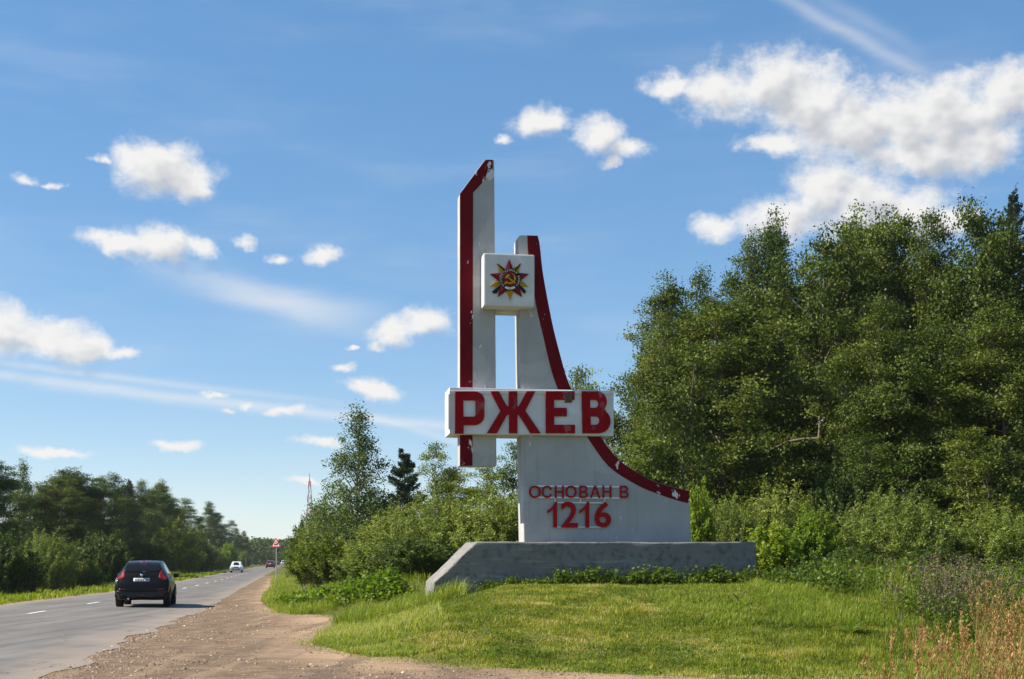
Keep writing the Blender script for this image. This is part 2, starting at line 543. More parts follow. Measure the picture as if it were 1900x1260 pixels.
L_PINE = leaf_mat('pine_needle', [(0, (.018, .038, .020)), (.6, (.038, .066, .032)), (1, (.06, .09, .04))], .1, .65, .2)
L_DARK = leaf_mat('dark_leaf', [(0, (0.036, 0.062, 0.009)), (.5, (0.069, 0.108, 0.016)), (1, (0.138, 0.175, 0.029))], 0.22, .55, .22)
L_GRASS = leaf_mat('grass_blade', [(0, (0.046, 0.073, 0.008)), (.35, (0.147, 0.188, 0.018)), (.65, (0.244, 0.272, 0.032)), (.88, (0.337, 0.320, 0.080)), (1, (0.459, 0.387, 0.187))], .38, .55, .2, 0)
L_LONG = leaf_mat('long_grass_blade', [(0, (0.065, 0.105, 0.010)), (.45, (0.149, 0.209, 0.019)), (.8, (0.259, 0.301, 0.051)), (1, (0.419, 0.406, 0.146))], .38, .5, .25, 0)
L_VERGE = leaf_mat('verge_grass_blade', [(0, (.07, .11, .010)), (.5, (.16, .22, .014)), (1, (.28, .30, .035))], .38, .55, .2, 0)
L_DRY = leaf_mat('dry_grass_blade', [(0, (.12, .16, .02)), (.4, (.22, .20, .05)), (.7, (.34, .17, .075)), (1, (.46, .28, .15))], .25, .6, .2, 0)
L_WEED = leaf_mat('weed_leaf', [(0, (.040, .070, .012)), (.5, (.095, .150, .018)), (1, (.19, .24, .03))], .38, .5, .25, 0)
L_PURPLE = leaf_mat('seed_head_tuft', [(0, (.06, .055, .030)), (.5, (.12, .088, .062)), (.88, (.22, .165, .13)), (.93, (.55, .35, .02)), (1, (.60, .42, .03))], .2, .7, .2, 0)


def bark(name, a, b):
    m, n, l, out = new_mat(name)
    v = objco(n)
    mp = n.new('ShaderNodeMapping'); mp.inputs['Scale'].default_value = (6, 6, 1.6); l.new(v, mp.inputs[0])
    f = noise(n, l, 3, 6, .65, mp.outputs[0])
    principled(n, l, out, mixc(n, l, rng_map(n, l, f, .35, .65), a, b), .85, bump(n, l, f, .6, .02), .2)
    return m


B_ALDER = bark('alder_bark', (.10, .085, .065), (.24, .20, .155))
B_BIRCH = bark('birch_bark', (.16, .14, .11), (.34, .32, .28))
B_SPRUCE = bark('spruce_bark', (.07, .05, .035), (.13, .09, .06))


def ground_mat():
    m, n, l, out = new_mat('ground_turf')
    v = objco(n)
    a = noise(n, l, .35, 5, .6, v); b = noise(n, l, 7, 6, .65, v)
    c = mixc(n, l, rng_map(n, l, a, .35, .65), (.060, .072, .014), (.095, .098, .022))
    c = mixc(n, l, rng_map(n, l, b, .45, .75), c, (.13, .10, .045))
    principled(n, l, out, c, .95, bump(n, l, b, .7, .05), .1)
    return m


def dirt_mat():
    m, n, l, out = new_mat('gravel_dirt')
    v = objco(n)
    a = noise(n, l, .28, 5, .6, v, .5); b = noise(n, l, 2.2, 6, .65, v, .3); f = noise(n, l, 22, 6, .7, v); g = noise(n, l, 75, 4, .7, v)
    at = n.new('ShaderNodeAttribute'); at.attribute_name = 'sand'
    c = mixc(n, l, rng_map(n, l, b, .38, .64), (.135, .093, .060), (.245, .172, .112))
    c = mixc(n, l, math_node(n, l, 'MULTIPLY', at.outputs['Fac'], rng_map(n, l, a, .3, .6)), c, (.44, .300, .185))
    rut = n.new('ShaderNodeMapping'); rut.inputs['Scale'].default_value = (1.9, .13, 1); rut.inputs['Rotation'].default_value = (0, 0, R(-9)); l.new(v, rut.inputs[0])
    rt = noise(n, l, 1.0, 4, .55, rut.outputs[0], .4)
    c = mixc(n, l, rng_map(n, l, rt, .52, .66, 0, .55, True), c, (.115, .082, .056))
    c = mixc(n, l, rng_map(n, l, rt, .44, .34, 0, .5, True), c, (.33, .235, .15))
    c = mixc(n, l, rng_map(n, l, f, .5, .72, 0, .7), c, (.125, .092, .067))
    c = mixc(n, l, rng_map(n, l, g, .6, .7, 0, .6), c, (.42, .33, .25))
    h = math_node(n, l, 'ADD', math_node(n, l, 'MULTIPLY', f, 1.0), math_node(n, l, 'MULTIPLY', g, .5))
    principled(n, l, out, c, .95, bump(n, l, h, .8, .03), .1)
    return m


def road_mat():
    m, n, l, out = new_mat('asphalt')
    v = objco(n)
    ac = n.new('ShaderNodeAttribute'); ac.attribute_name = 'across'
    lon = n.new('ShaderNodeMapping'); lon.inputs['Scale'].default_value = (1.6, .10, 1); lon.inputs['Rotation'].default_value = (0, 0, R(-8)); l.new(v, lon.inputs[0])
    s = noise(n, l, 1.2, 5, .6, lon.outputs[0]); b = noise(n, l, .6, 5, .6, v); g = noise(n, l, 60, 4, .7, v)
    c = mixc(n, l, rng_map(n, l, s, .36, .64), (.098, .089, .081), (.172, .156, .140))
    c = mixc(n, l, rng_map(n, l, b, .55, .75, 0, .5, True), c, (.085, .080, .078))
    c = mixc(n, l, rng_map(n, l, g, .55, .75, 0, .5), c, (.24, .225, .21))
    dust = math_node(n, l, 'ADD', ac.outputs['Fac'], math_node(n, l, 'MULTIPLY', math_node(n, l, 'SUBTRACT', b, .5), .35))
    c = mixc(n, l, rng_map(n, l, dust, .80, 1.02, 0, .85, True), c, (.25, .20, .158))
    c = mixc(n, l, rng_map(n, l, dust, .16, -.02, 0, .7, True), c, (.23, .19, .15))
    vo = n.new('ShaderNodeTexVoronoi'); vo.feature = 'DISTANCE_TO_EDGE'; vo.inputs['Scale'].default_value = .22
    dv = n.new('ShaderNodeVectorMath'); dv.operation = 'ADD'
    l.new(v, dv.inputs[0])
    nz = n.new('ShaderNodeTexNoise'); nz.inputs['Scale'].default_value = .8; nz.inputs['Detail'].default_value = 5; l.new(v, nz.inputs['Vector'])
    ms = n.new('ShaderNodeVectorMath'); ms.operation = 'SCALE'; ms.inputs['Scale'].default_value = 2.4; l.new(nz.outputs['Color'], ms.inputs[0])
    l.new(ms.outputs[0], dv.inputs[1]); l.new(dv.outputs[0], vo.inputs['Vector'])
    c = mixc(n, l, rng_map(n, l, vo.outputs['Distance'], .008, 0, 0, .75), c, (.045, .042, .040))
    principled(n, l, out, c, .8, bump(n, l, g, .4, .01), .3)
    return m


M_GROUND, M_DIRT, M_ROAD = ground_mat(), dirt_mat(), road_mat()
M_LINE = simple('road_marking_paint', (.62, .61, .58), .7, .25, 14, .2)
M_STONE = leaf_mat('gravel_stone', [(0, (.10, .075, .055)), (.4, (.22, .155, .11)), (.8, (.36, .27, .20)), (1, (.62, .52, .43))], 0, .9, .1, 0)

# ------------------------------------------------------------------ ground, road, shoulder
ROAD_Y = [2, 18, 23, 28, 33.2, 38.7, 44, 47.6, 56, 69.4, 104, 216, 300, 420, 700, 1500]
ROAD_C = [-10.6, -12.0, -12.55, -13.05, -13.6, -14.2, -14.9, -15.35, -16.4, -17.9, -23.5, -42.6, -56.9, -77.3, -125, -260]
ROAD_R = [-4.0, -6.40, -7.15, -8.07, -8.75, -9.6, -10.35, -10.95, -12.4, -14.7, -20.6, -39.6, -53.9, -74.3, -122, -257]
DIRT_Y = [4, 15, 16.5, 17.75, 19, 20.5, 22.3, 25, 28, 31, 34, 36.4, 37.6, 38.6, 40, 44, 50, 60, 72, 100, 140, 216, 300, 420]
DIRT_X = [9, 6.2, 4.3, 2.2, -.4, -1.7, -2.7, -3.75, -3.95, -4.05, -4.3, -4.6, -5.1, -6.6, -7.2, -8.2, -9.6, -11.4, -13.4, -18.6, -25.6, -38.6, -53, -73.4]


def road_c(Y): return np.interp(Y, ROAD_Y, ROAD_C)
def road_r(Y): return np.interp(Y, ROAD_Y, ROAD_R)
def road_l(Y): return road_c(Y) - 2.95 - .35 * np.clip((60 - np.asarray(Y, float)) / 40, 0, 1)
def dirt_x(Y): return np.interp(Y, DIRT_Y, DIRT_X)


def hgt(X, Y):
    X = np.asarray(X, float); Y = np.asarray(Y, float)
    d = X - dirt_x(Y)
    rise = sstep(np.minimum(d / 4.4, (Y - 17.6 - .10 * np.clip(X, 0, 30)) / 14.0))
    top = .97 - .22 * sstep((X - 6.5) / 5) * sstep((40 - Y) / 12)
    far = 1 - .5 * sstep((Y - 90) / 80)
    z = rise * top * far
    z = z + rise * .10 * (vn.fbm(X * .35, Y * .35, 3) - .5) + (.07 * (vn(X * 1.3, Y * 1.3) - .5) + .035 * (vn(X * 3.1 + 5, Y * 3.1) - .5)) * sstep(d / 1.5) * sstep((70 - Y) / 20)
    ld = road_l(Y) - X
    z = z - .25 * sstep((ld - 1.5) / 2.5) + .45 * sstep((ld - 4) / 7)
    z = np.where((d < 0) & (ld < 0), 0.0, z)
    return z


def build_ground():
    def axis(segs):
        out = []
        for a, b, s in segs: out.append(np.arange(a, b, s))
        return np.unique(np.concatenate(out + [[segs[-1][1]]]))
    xs = axis([(-2400, -400, 200), (-400, -80, 20), (-80, -22, 2.0), (-22, 14, .32), (14, 60, 1.5), (60, 400, 20), (400, 2400, 200)])
    ys = axis([(-200, 0, 40), (0, 14, 1.0), (14, 48, .32), (48, 140, 2.0), (140, 600, 20), (600, 3000, 200)])
    X, Y = np.meshgrid(xs, ys)
    Z = hgt(X, Y)
    V = np.stack([X, Y, Z], -1).reshape(-1, 3)
    nx, ny = len(xs), len(ys)
    i = (np.arange(ny - 1)[:, None] * nx + np.arange(nx - 1)[None]).ravel()
    Fq = np.stack([i, i + 1, i + nx + 1, i + nx], -1)
    me = np_mesh('ground', V, Fq, smooth=True)
    tag(mobj('ground', me, M_GROUND), 'rough grassy ground on both sides of the road', 'ground', kind='structure')


def strip(name, Ys, XL, XR, nc, zf, mat, attrs=None):
    Ys = np.asarray(Ys); t = np.linspace(0, 1, nc)
    X = XL[:, None] * (1 - t) + XR[:, None] * t
    Y = np.repeat(Ys[:, None], nc, 1)
    V = np.stack([X, Y, zf(X, Y, np.broadcast_to(t, X.shape))], -1).reshape(-1, 3)
    i = (np.arange(len(Ys) - 1)[:, None] * nc + np.arange(nc - 1)[None]).ravel()
    me = np_mesh(name, V, np.stack([i, i + 1, i + nc + 1, i + nc], -1), smooth=True)
    for k, fn in (attrs or {}).items():
        a = me.attributes.new(k, 'FLOAT', 'POINT')
        a.data.foreach_set('value', np.ascontiguousarray(fn(X, Y, np.broadcast_to(t, X.shape)), np.float32).ravel())
    return mobj(name, me, mat)


def build_road():
    Ys = np.concatenate([np.arange(2, 60, .3), np.arange(60, 160, 1.5), np.arange(160, 460, 12), np.arange(460, 1500, 80)])
    rag = (vn.fbm(Ys * .55, Ys * 0 + 3, 4) - .5) * .75 * np.clip((90 - Ys) / 60, .15, 1)
    rag2 = (vn.fbm(Ys * .7, Ys * 0 + 9, 4) - .5) * .35
    road = strip('road', Ys, road_l(Ys) + rag2, road_r(Ys) + rag, 15, lambda X, Y, t: .032 + .05 * np.sin(t * math.pi) * 1.0,
                 M_ROAD, {'across': lambda X, Y, t: t})
    tag(road, 'grey two-lane asphalt road running into the distance', 'road', kind='structure')
    first = None
    y = 30.1
    while y < 330:
        ya, yb = y - 1.05, y + 1.05
        ca, cb = road_c(ya), road_c(yb)
        w = .062
        zt = .0895
        me = py_mesh('lane_marking', [(ca - w, ya, zt), (ca + w, ya, zt), (cb + w, yb, zt), (cb - w, yb, zt),
                                      (ca - w, ya, zt - .006), (ca + w, ya, zt - .006), (cb + w, yb, zt - .006), (cb - w, yb, zt - .006)],
                     [(0, 1, 2, 3), (0, 4, 5, 1), (1, 5, 6, 2), (2, 6, 7, 3), (3, 7, 4, 0)])
        mobj('lane_marking', me, M_LINE, road)
        y += 8.6
    Yd = np.concatenate([np.arange(4, 60, .25), np.arange(60, 420, 3)])
    rg = (vn.fbm(Yd * 1.1, Yd * 0 + 21, 5) - .5) * 1.2 * np.clip((60 - Yd) / 40, .25, 1) * np.where(Yd < 23, .3, 1)
    dirt = strip('gravel_shoulder', Yd, road_r(Yd) - .5, dirt_x(Yd) + .25 + rg, 44,
                 lambda X, Y, t: hgt(X, Y) + .014 + .035 * (vn.fbm(X * 1.1, Y * 1.1, 4) - .5) * np.clip(np.minimum(t * 9, (1 - t) * 9), 0, 1) + .010,
                 M_DIRT, {'sand': lambda X, Y, t: sstep((t - .50) / .4) * .9 + .15 * sstep((.2 - t) / .2)})
    tag(dirt, 'brown gravel and dirt lay-by beside the road', 'gravel shoulder', kind='structure')
    Yl = np.concatenate([np.arange(20, 160, .8), np.arange(160, 420, 6)])
    rl = (vn.fbm(Yl * .5, Yl * 0 + 31, 4) - .5) * .8
    lft = strip('road_edge_dirt', Yl, road_l(Yl) - .55 + rl, road_l(Yl) + .4, 5, lambda X, Y, t: .012 + 0 * X, M_DIRT, {'sand': lambda X, Y, t: .6 + 0 * X})
    tag(lft, 'thin sandy edge along the far side of the asphalt', 'road edge', kind='structure')
    return road


def build_gravel():
    """loose stones: small irregular pebbles joined as one mass"""
    n = 20000
    Y = 14 + 34 * rng.random(n * 3) ** 1.7
    t = rng.random(n * 3)
    edge = rng.random(n * 3) < .35
    t = np.where(edge, np.abs(rng.normal(0, .10, n * 3)), t)
    X = road_r(Y) - .15 + t * (dirt_x(Y) + .1 - road_r(Y))
    keep = (X < dirt_x(Y)) & (np.abs(X) < .44 * Y + 1.5) & (vn.fbm(X * .6, Y * .6, 3) + .12 * edge > .44)
    X, Y = X[keep][:n], Y[keep][:n]
    n = len(X)
    s = .008 + .012 * rng.random(n) ** 2 + .032 * (rng.random(n) ** 16)
    Z = hgt(X, Y) + .022
    oct_ = np.array([[1, 0, 0], [0, 1, 0], [-1, 0, 0], [0, -1, 0], [.25, .2, .8], [-.3, -.2, .75]])
    jit = oct_[None] * (1 + .5 * (rng.random((n, 6, 1)) - .5)) + .22 * (rng.random((n, 6, 3)) - .5)
    ang = rng.random(n) * 6.28
    c, sn = np.cos(ang)[:, None], np.sin(ang)[:, None]
    xx = jit[..., 0] * c - jit[..., 1] * sn * .75; yy = jit[..., 0] * sn + jit[..., 1] * c * .75
    V = np.stack([xx, yy, jit[..., 2] * .8], -1) * s[:, None, None] + np.stack([X, Y, Z], -1)[:, None]
    fc = np.array([[0, 1, 4], [1, 2, 5], [1, 5, 4], [2, 3, 5], [3, 0, 4], [3, 4, 5]])
    Fq = (np.arange(n)[:, None, None] * 6 + fc[None]).reshape(-1, 3)
    tone = np.repeat(np.clip(rng.normal(.36, .25, n), 0, 1), 6)
    tag(mobj('gravel', np_mesh('gravel', V.reshape(-1, 3), Fq, tone), M_STONE), 'loose pebbles scattered over the brown lay-by', 'gravel', kind='stuff')


build_ground()
ROAD = build_road()
build_gravel()

# ------------------------------------------------------------------ the monument
MA, MY = R(9), 34.0                               # it stands 34 m off, turned 9 degrees
MX = (1040 - CX) / F * MY
MZ = 0.78
ca, sa = math.cos(MA), math.sin(MA)
MON = empty('town_entrance_stele', (MX, MY, MZ), MA)
tag(MON, 'tall white concrete stele with dark red stripes and lettering on a grey plinth', 'monument')


def mp(x, y, yl=0.0):
    """photo point on the monument's plane at local depth yl -> local (s, z)"""
    kx, kz = (x - CX) / F, (HY - y) / F
    s = ((MY + yl * ca) * kx - MX + yl * sa) / (ca - sa * kx)
    t = MY + s * sa + yl * ca
    return s, CAMZ + t * kz - MZ


def mps(pts, yl=0.0): return [mp(x, y, yl) for x, y in pts]


def smooth_curve(pts, k=6):
    P = [np.array(p, float) for p in pts]
    P = [2 * P[0] - P[1]] + P + [2 * P[-1] - P[-2]]
    out = []
    for i in range(1, len(P) - 2):
        for j in range(k):
            t = j / k
            out.append(.5 * (2 * P[i] + (P[i + 1] - P[i - 1]) * t + (2 * P[i - 1] - 5 * P[i] + 4 * P[i + 1] - P[i + 2]) * t * t + (3 * P[i] - P[i - 1] - 3 * P[i + 1] + P[i + 2]) * t ** 3))
    out.append(P[-2])
    return [tuple(p) for p in out]


def build_monument():
    # plinth: long low block, sloping left end, roughly trowelled
    yf, yb = -.75, 1.5
    pl = mps([(800, 1094), (806, 1080), (884.5, 1005.2), (1403.5, 1006), (1405, 1100)], yf)
    pl[0] = (pl[0][0], -.25); pl[-1] = (pl[-1][0], -.25)
    bm = prism(pl, yf, yb, .035, 2)
    bmesh.ops.triangulate(bm, faces=[f for f in bm.faces if len(f.verts) > 4])
    for _ in range(5):
        es = [e for e in bm.edges if e.calc_length() > .22]
        if not es: break
        bmesh.ops.subdivide_edges(bm, edges=es, cuts=1, use_grid_fill=True)
    bmesh.ops.triangulate(bm, faces=bm.faces)
    for v in bm.verts:
        q = v.co
        nz = float(vn.fbm(q.x * 1.3 + 40, q.z * 1.6 + q.y * 1.3 + 20, 4)) - .5
        nz2 = float(vn.fbm(q.x * 5 + 10, q.z * 5 + q.y * 4, 3)) - .5
        v.co.z += .05 * nz + .02 * nz2
        v.co.y += .07 * nz + .035 * nz2
    mobj('plinth', bm_mesh('plinth', bm, True), M_PLINTH, MON)

    # slim pylon, cut on a slant at its head
    tf, tb = .12, .64
    tw = mps([(853.2, 865), (853.2, 359), (899.5, 296.5), (903, 295.8), (917, 296.3), (921.3, 865)], tf)
    py = mobj('pylon', bm_mesh('pylon', prism(tw, tf, tb, .018)), M_GREYW, MON)
    st = mps([(853.4, 864.5), (853.4, 359.5), (899.8, 297.2), (903, 296.4), (914.4, 296.6), (914.4, 318), (878, 357.8), (876.6, 864.5)], tf)
    mobj('painted_stripe', bm_mesh('stripe', prism(st, tf - .005, tf + .03)), M_RED, py)
    fl = mps([(853.2, 867.3), (853.2, 864.9), (921.3, 864.9), (921.3, 867.3)], tf)
    # curved body, sweeping down to the right
    bf, bb = 0.0, .82
    outer = smooth_curve([(998, 437), (1002, 455.7), (1007, 502), (1015.7, 552), (1026.4, 605.7), (1039, 655.7), (1054.5, 708), (1079, 760), (1111.7, 806), (1146.7, 851), (1199, 886), (1234, 899.5), (1278.7, 910.5)], 4)
    body = [(972, 1012), (966, 700), (962.5, 438.5), (964, 436.5)] + outer + [(1280, 935), (1282.5, 1012)]
    bd = mobj('curved_body', bm_mesh('curved_body', prism(mps(body, bf), bf, bb, .018)), M_GREYW, MON)
    inner = smooth_curve([(978.2, 436.8), (980, 470), (987, 520), (996, 573.6), (1008.6, 627), (1017.5, 666), (1030, 709), (1052, 757), (1086, 806), (1129, 865), (1181.6, 900), (1216.5, 915), (1248, 926), (1279.6, 935)], 4)
    mobj('painted_stripe', bm_mesh('stripe', prism(mps([(x - .3, y + .4) for x, y in outer] + inner[::-1], bf), bf - .005, bf + .03)), M_RED, bd)
    # lintel tying the pylon to the body behind the emblem
    a = mp(915, 470, .2); b = mp(968, 582, .2)
    mobj('lintel', bm_mesh('lintel', box_bm(a[0], b[0], .2, .56, b[1], a[1], .01)), M_WHITE, MON)

    # ---- emblem block
    ef = -.36
    p0 = mp(897.5, 566.8, ef); p1 = mp(992, 472.6, ef)
    blk = mobj('emblem_block', bm_mesh('emblem_block', box_bm(p0[0], p1[0], ef, .24, p0[1], p1[1], .035, 2)), M_WHITE, MON)

    def ez(pts, yl): return mps([(860 + x / 8.4, 450 + y / 8.4) for x, y in pts], yl)
    cxp, cyp = 714, 588
    e0 = ef
    # golden rays: five pleated wedges between the star's points
    for k, (tx, ty) in enumerate([(727, 908), (402, 690), (1014, 690), (516, 330), (892, 326)]):
        dx, dy = tx - cxp, ty - cyp; Lr = math.hypot(dx, dy); ux, uy = dx / Lr, dy / Lr
        for q in range(-2, 3):
            ln = Lr * (1 - .16 * abs(q)); wd = 15
            ox, oy = -uy * q * 24, ux * q * 24
            base = .42 * Lr
            tri = [(cxp + ux * base + ox * .75 - uy * -wd, cyp + uy * base + oy * .75 + ux * -wd),
                   (cxp + ux * base + ox * .75 - uy * wd, cyp + uy * base + oy * .75 + ux * wd),
                   (cxp + ux * ln * .86 + ox * .9 - uy * wd * .9, cyp + uy * ln * .86 + oy * .9 + ux * wd * .9),
                   (cxp + ux * ln + ox * .6, cyp + uy * ln + oy * .6),
                   (cxp + ux * ln * .86 + ox * .9 + uy * wd * .9, cyp + uy * ln * .86 + oy * .9 - ux * wd * .9)]
            mobj('golden_ray', bm_mesh('ray', prism(ez(tri, e0), e0 - .030 - .012 * (q % 2) + .002 * q, e0 + .01, .003)), M_GOLD, blk)

    def bar(x0, y0, x1, y1, w0, w1):
        dx, dy = x1 - x0, y1 - y0; L = math.hypot(dx, dy); nx, ny = -dy / L, dx / L
        return [(x0 + nx * w0, y0 + ny * w0), (x0 - nx * w0, y0 - ny * w0), (x1 - nx * w1, y1 - ny * w1), (x1 + nx * w1, y1 + ny * w1)]
    rifle = [(884, 330), (893, 342), (840, 410), (600, 680), (545, 745), (520, 790), (470, 797), (442, 770), (480, 735), (540, 690), (585, 650), (815, 400), (850, 360)]
    mobj('rifle', bm_mesh('rifle', prism(ez(rifle, e0), e0 - .052, e0 + .01, .004)), M_BLACK, blk)
    sabre = [(520, 340), (532, 336), (600, 385), (900, 690), (950, 735), (972, 770), (945, 800), (915, 765), (880, 720), (590, 410)]
    mobj('sabre', bm_mesh('sabre', prism(ez(sabre, e0), e0 - .047, e0 + .01, .004)), M_BLACK, blk)
    tips = [(706, 268), (1012, 495), (907, 850), (533, 852), (413, 494)]
    star = []
    for k in range(5):
        star.append(tips[k])
        m = ((tips[k][0] + tips[(k + 1) % 5][0]) / 2 - cxp, (tips[k][1] + tips[(k + 1) % 5][1]) / 2 - cyp)
        L = math.hypot(*m); star.append((cxp + m[0] / L * 140, cyp + m[1] / L * 140))
    bm = bmesh.new()                                 # faceted star: raised ridges from the centre
    sp = ez(star, e0); c2 = ez([(cxp, cyp)], e0)[0]
    c3 = bm.verts.new((c2[0], e0 - .10, c2[1]))
    vt = [bm.verts.new((x, e0 - .052, z)) for x, z in sp]; vb = [bm.verts.new((x, e0 + .01, z)) for x, z in sp]
    for i in range(10):
        j = (i + 1) % 10
        bm.faces.new((c3, vt[i], vt[j])); bm.faces.new((vt[i], vb[i], vb[j], vt[j]))
    mobj('red_star', bm_mesh('red_star', bm), M_STAR, blk)

    def circ(r, n=40, a0=0, a1=2 * math.pi):
        return [(cxp + r * math.cos(a0 + (a1 - a0) * i / n), cyp + r * math.sin(a0 + (a1 - a0) * i / n)) for i in range(n)]
    mobj('ring', bm_mesh('ring', prism(ez(circ(166), e0), e0 - .112, e0 - .02, .006)), M_BLACK, blk)
    mobj('red_disc', bm_mesh('disc', prism(ez(circ(116), e0), e0 - .120, e0 - .1, .004)), M_STAR, blk)
    # white plate with a small star at the foot of the ring
    n = 10; aa = [math.radians(58 + 64 * i / n) for i in range(n + 1)]
    pl = [(cxp + 158 * math.cos(a), cyp + 158 * math.sin(a)) for a in aa] + [(cxp + 124 * math.cos(a), cyp + 124 * math.sin(a)) for a in aa[::-1]]
    mobj('ring_plate', bm_mesh('plate', prism(ez(pl, e0), e0 - .119, e0 - .1)), M_BARW, blk)
    ss = []
    for k in range(10):
        r = 13 if k % 2 == 0 else 5.5; a = -math.pi / 2 + k * math.pi / 5
        ss.append((cxp + r * math.cos(a), cyp + 141 + r * math.sin(a)))
    mobj('small_star', bm_mesh('small_star', prism(ez(ss, e0), e0 - .126, e0 - .115)), M_STAR, blk)
    # lettering round the ring
    word = 'ОТЕЧЕСТВЕННАЯ ВОЙНА'
    a_s, a_e = math.radians(132), math.radians(408)
    for i, ch in enumerate(word):
        if ch == ' ': continue
        a = a_s + (a_e - a_s) * (i + .5) / len(word)
        px = ez([(cxp + 142 * math.cos(a), cyp + 142 * math.sin(a))], e0)[0]
        glyph('ring_letter', ch, px, e0 - .118, .046, .010, -(a + math.pi / 2), M_BARW, blk, .012)
    # hammer and sickle
    sk = []
    for i in range(15):
        a = math.radians(-72 + 200 * i / 14); sk.append((716 + 86 * math.cos(a), 578 + 86 * math.sin(a)))
    for i in range(15):
        a = math.radians(128 - 200 * i / 14); w = 60 + 26 * (abs(i - 4) / 10) ** 1.3
        sk.append((710 + min(w, 84) * math.cos(a), 578 + min(w, 84) * math.sin(a)))
    mobj('sickle', bm_mesh('sickle', prism(ez(sk, e0), e0 - .140, e0 - .11, .003)), M_GOLD, blk)
    mobj('sickle_handle', bm_mesh('sickle_handle', prism(ez(bar(672, 628, 630, 660, 12, 9), e0), e0 - .139, e0 - .11, .003)), M_GOLD, blk)
    mobj('hammer_handle', bm_mesh('hammer_handle', prism(ez(bar(672, 548, 794, 656, 11, 12), e0), e0 - .146, e0 - .11, .003)), M_GOLD, blk)
    mobj('hammer_head', bm_mesh('hammer_head', prism(ez([(640, 566), (676, 520), (712, 524), (716, 534), (696, 540), (662, 580)], e0), e0 - .150, e0 - .11, .003)), M_GOLD, blk)

    # ---- name board
    nf = -.16
    q0 = mp(834, 804.7, nf); q1 = mp(1139, 725, nf)
    bdp = mobj('name_board', bm_mesh('name_board', box_bm(q0[0], q1[0], nf, .96, q0[1], q1[1], .02, 2)), M_WHITE, MON)

    def nz(pts, yl): return mps([(820 + x / 5.7576, 710 + y / 5.7576) for x, y in pts], yl)

    def rect(x0, y0, x1, y1): return [(x0, y0), (x1, y0), (x1, y1), (x0, y1)]
    for (pts, d) in ((rect(78, 84, 1838, 121), .03), (rect(80, 500, 140, 546), .02), (rect(66, 122, 92, 498), .024), (rect(1450, 522, 1498, 545), .012)):
        z = nz(pts, nf - d)
        mobj('board_edging', bm_mesh('edging', prism(z, nf - d, nf + .02, .006)), M_WHITE, bdp)
    lf = nf - .055

    def letter(loops, name):
        cu = bpy.data.curves.new('letter', 'CURVE'); cu.dimensions = '2D'; cu.fill_mode = 'BOTH'; cu.extrude = .03; cu.bevel_depth = .004
        for lp in loops:
            pts = nz(lp, lf)
            s = cu.splines.new('POLY'); s.points.add(len(pts) - 1); s.use_cyclic_u = True
            for p, (x, z) in zip(s.points, pts): p.co = (x, z, 0, 1)
        o = bpy.data.objects.new('letter', cu); COL.objects.link(o)
        me = bpy.data.meshes.new_from_object(o.evaluated_get(bpy.context.evaluated_depsgraph_get()))
        bpy.data.objects.remove(o); bpy.data.curves.remove(cu)
        me.transform(Matrix(((1, 0, 0, 0), (0, 0, -1, lf + .03), (0, 1, 0, 0), (0, 0, 0, 1))))
        me.materials.clear()
        mobj('letter', me, M_LETTER, bdp)

    def arc(cx, cy, rx, ry, a0, a1, n=8):
        return [(cx + rx * math.cos(math.radians(a0 + (a1 - a0) * i / n)), cy + ry * math.sin(math.radians(a0 + (a1 - a0) * i / n))) for i in range(n + 1)]
    # Р
    letter([[(143, 95)] + arc(350, 195, 103, 100, -90, 0) + arc(350, 352, 102, 100, 0, 90) + [(231, 452), (231, 543), (143, 543)],
            [(228, 186)] + arc(338, 208, 24, 22, -90, 0) + arc(336, 338, 26, 26, 0, 90) + [(229, 364)]], 'er')
    # Ж
    letter([[(520, 93), (607, 93), (690, 245), (716, 262), (716, 93), (804, 93), (804, 262), (828, 246), (908, 93), (996, 93), (890, 300), (1052, 538), (948, 538), (828, 346), (806, 336), (806, 538), (720, 538), (720, 336), (694, 346), (588, 538), (484, 538), (628, 302)]], 'zhe')
    # Е
    letter([[(1110, 93), (1416, 93), (1416, 180), (1198, 180), (1198, 270), (1334, 270), (1334, 357), (1199, 357), (1199, 451), (1421, 451), (1421, 538), (1115, 538)]], 'ye')
    # В
    letter([[(1496, 93)] + arc(1655, 202, 106, 109, -90, 22) + [(1740, 270), (1736, 284)] + arc(1683, 412, 118, 126, -52, 90, 12) + [(1505, 538)],
            [(1582, 180)] + arc(1638, 225, 39, 45, -90, 90) + [(1584, 270)],
            [(1588, 358)] + arc(1650, 404, 38, 46, -90, 90) + [(1590, 451)]], 've')
    for (px, py, h, m) in ((899.7, 725, .16, M_BARW), (866.8, 727, .14, M_RUST)):          # iron rods standing on top of the board
        s, z = mp(px, py, .1)
        mobj('rod', bm_mesh('rod', cyl_bm((s, .1, z - .03), (s, .1, z + h), .014, 6)), m, bdp)
    s, z = mp(1053, 745, lf - .02)
    mobj('rust_patch', bm_mesh('rust_patch', prism(nz([(1300, 110), (1390, 110), (1395, 180), (1382, 214), (1308, 212), (1325, 170)], lf - .012), lf - .016, lf - .002)), M_RUST, bdp)

    # ---- inscription, letters welded to thin white bars standing off the wall
    inf = -.06
    def iz(x, y): return mp(960 + x / 5.588, 880 + y / 5.588, inf)
    ins = mobj('inscription', None_mesh(), M_BARW, MON)
    for (x0, y0, x1, y1) in ((180, 121, 1066, 130), (180, 239, 1066, 247), (395, 291, 900, 299), (395, 543, 880, 551), (387, 247, 397, 291), (650, 247, 660, 291), (902, 247, 912, 291), (1062, 130, 1068, 239)):
        a = iz(x0, y1); b = iz(x1, y0)
        mobj('white_bar', bm_mesh('bar', box_bm(a[0], b[0], inf + .012, inf + .03, a[1], b[1])), M_BARW, ins)
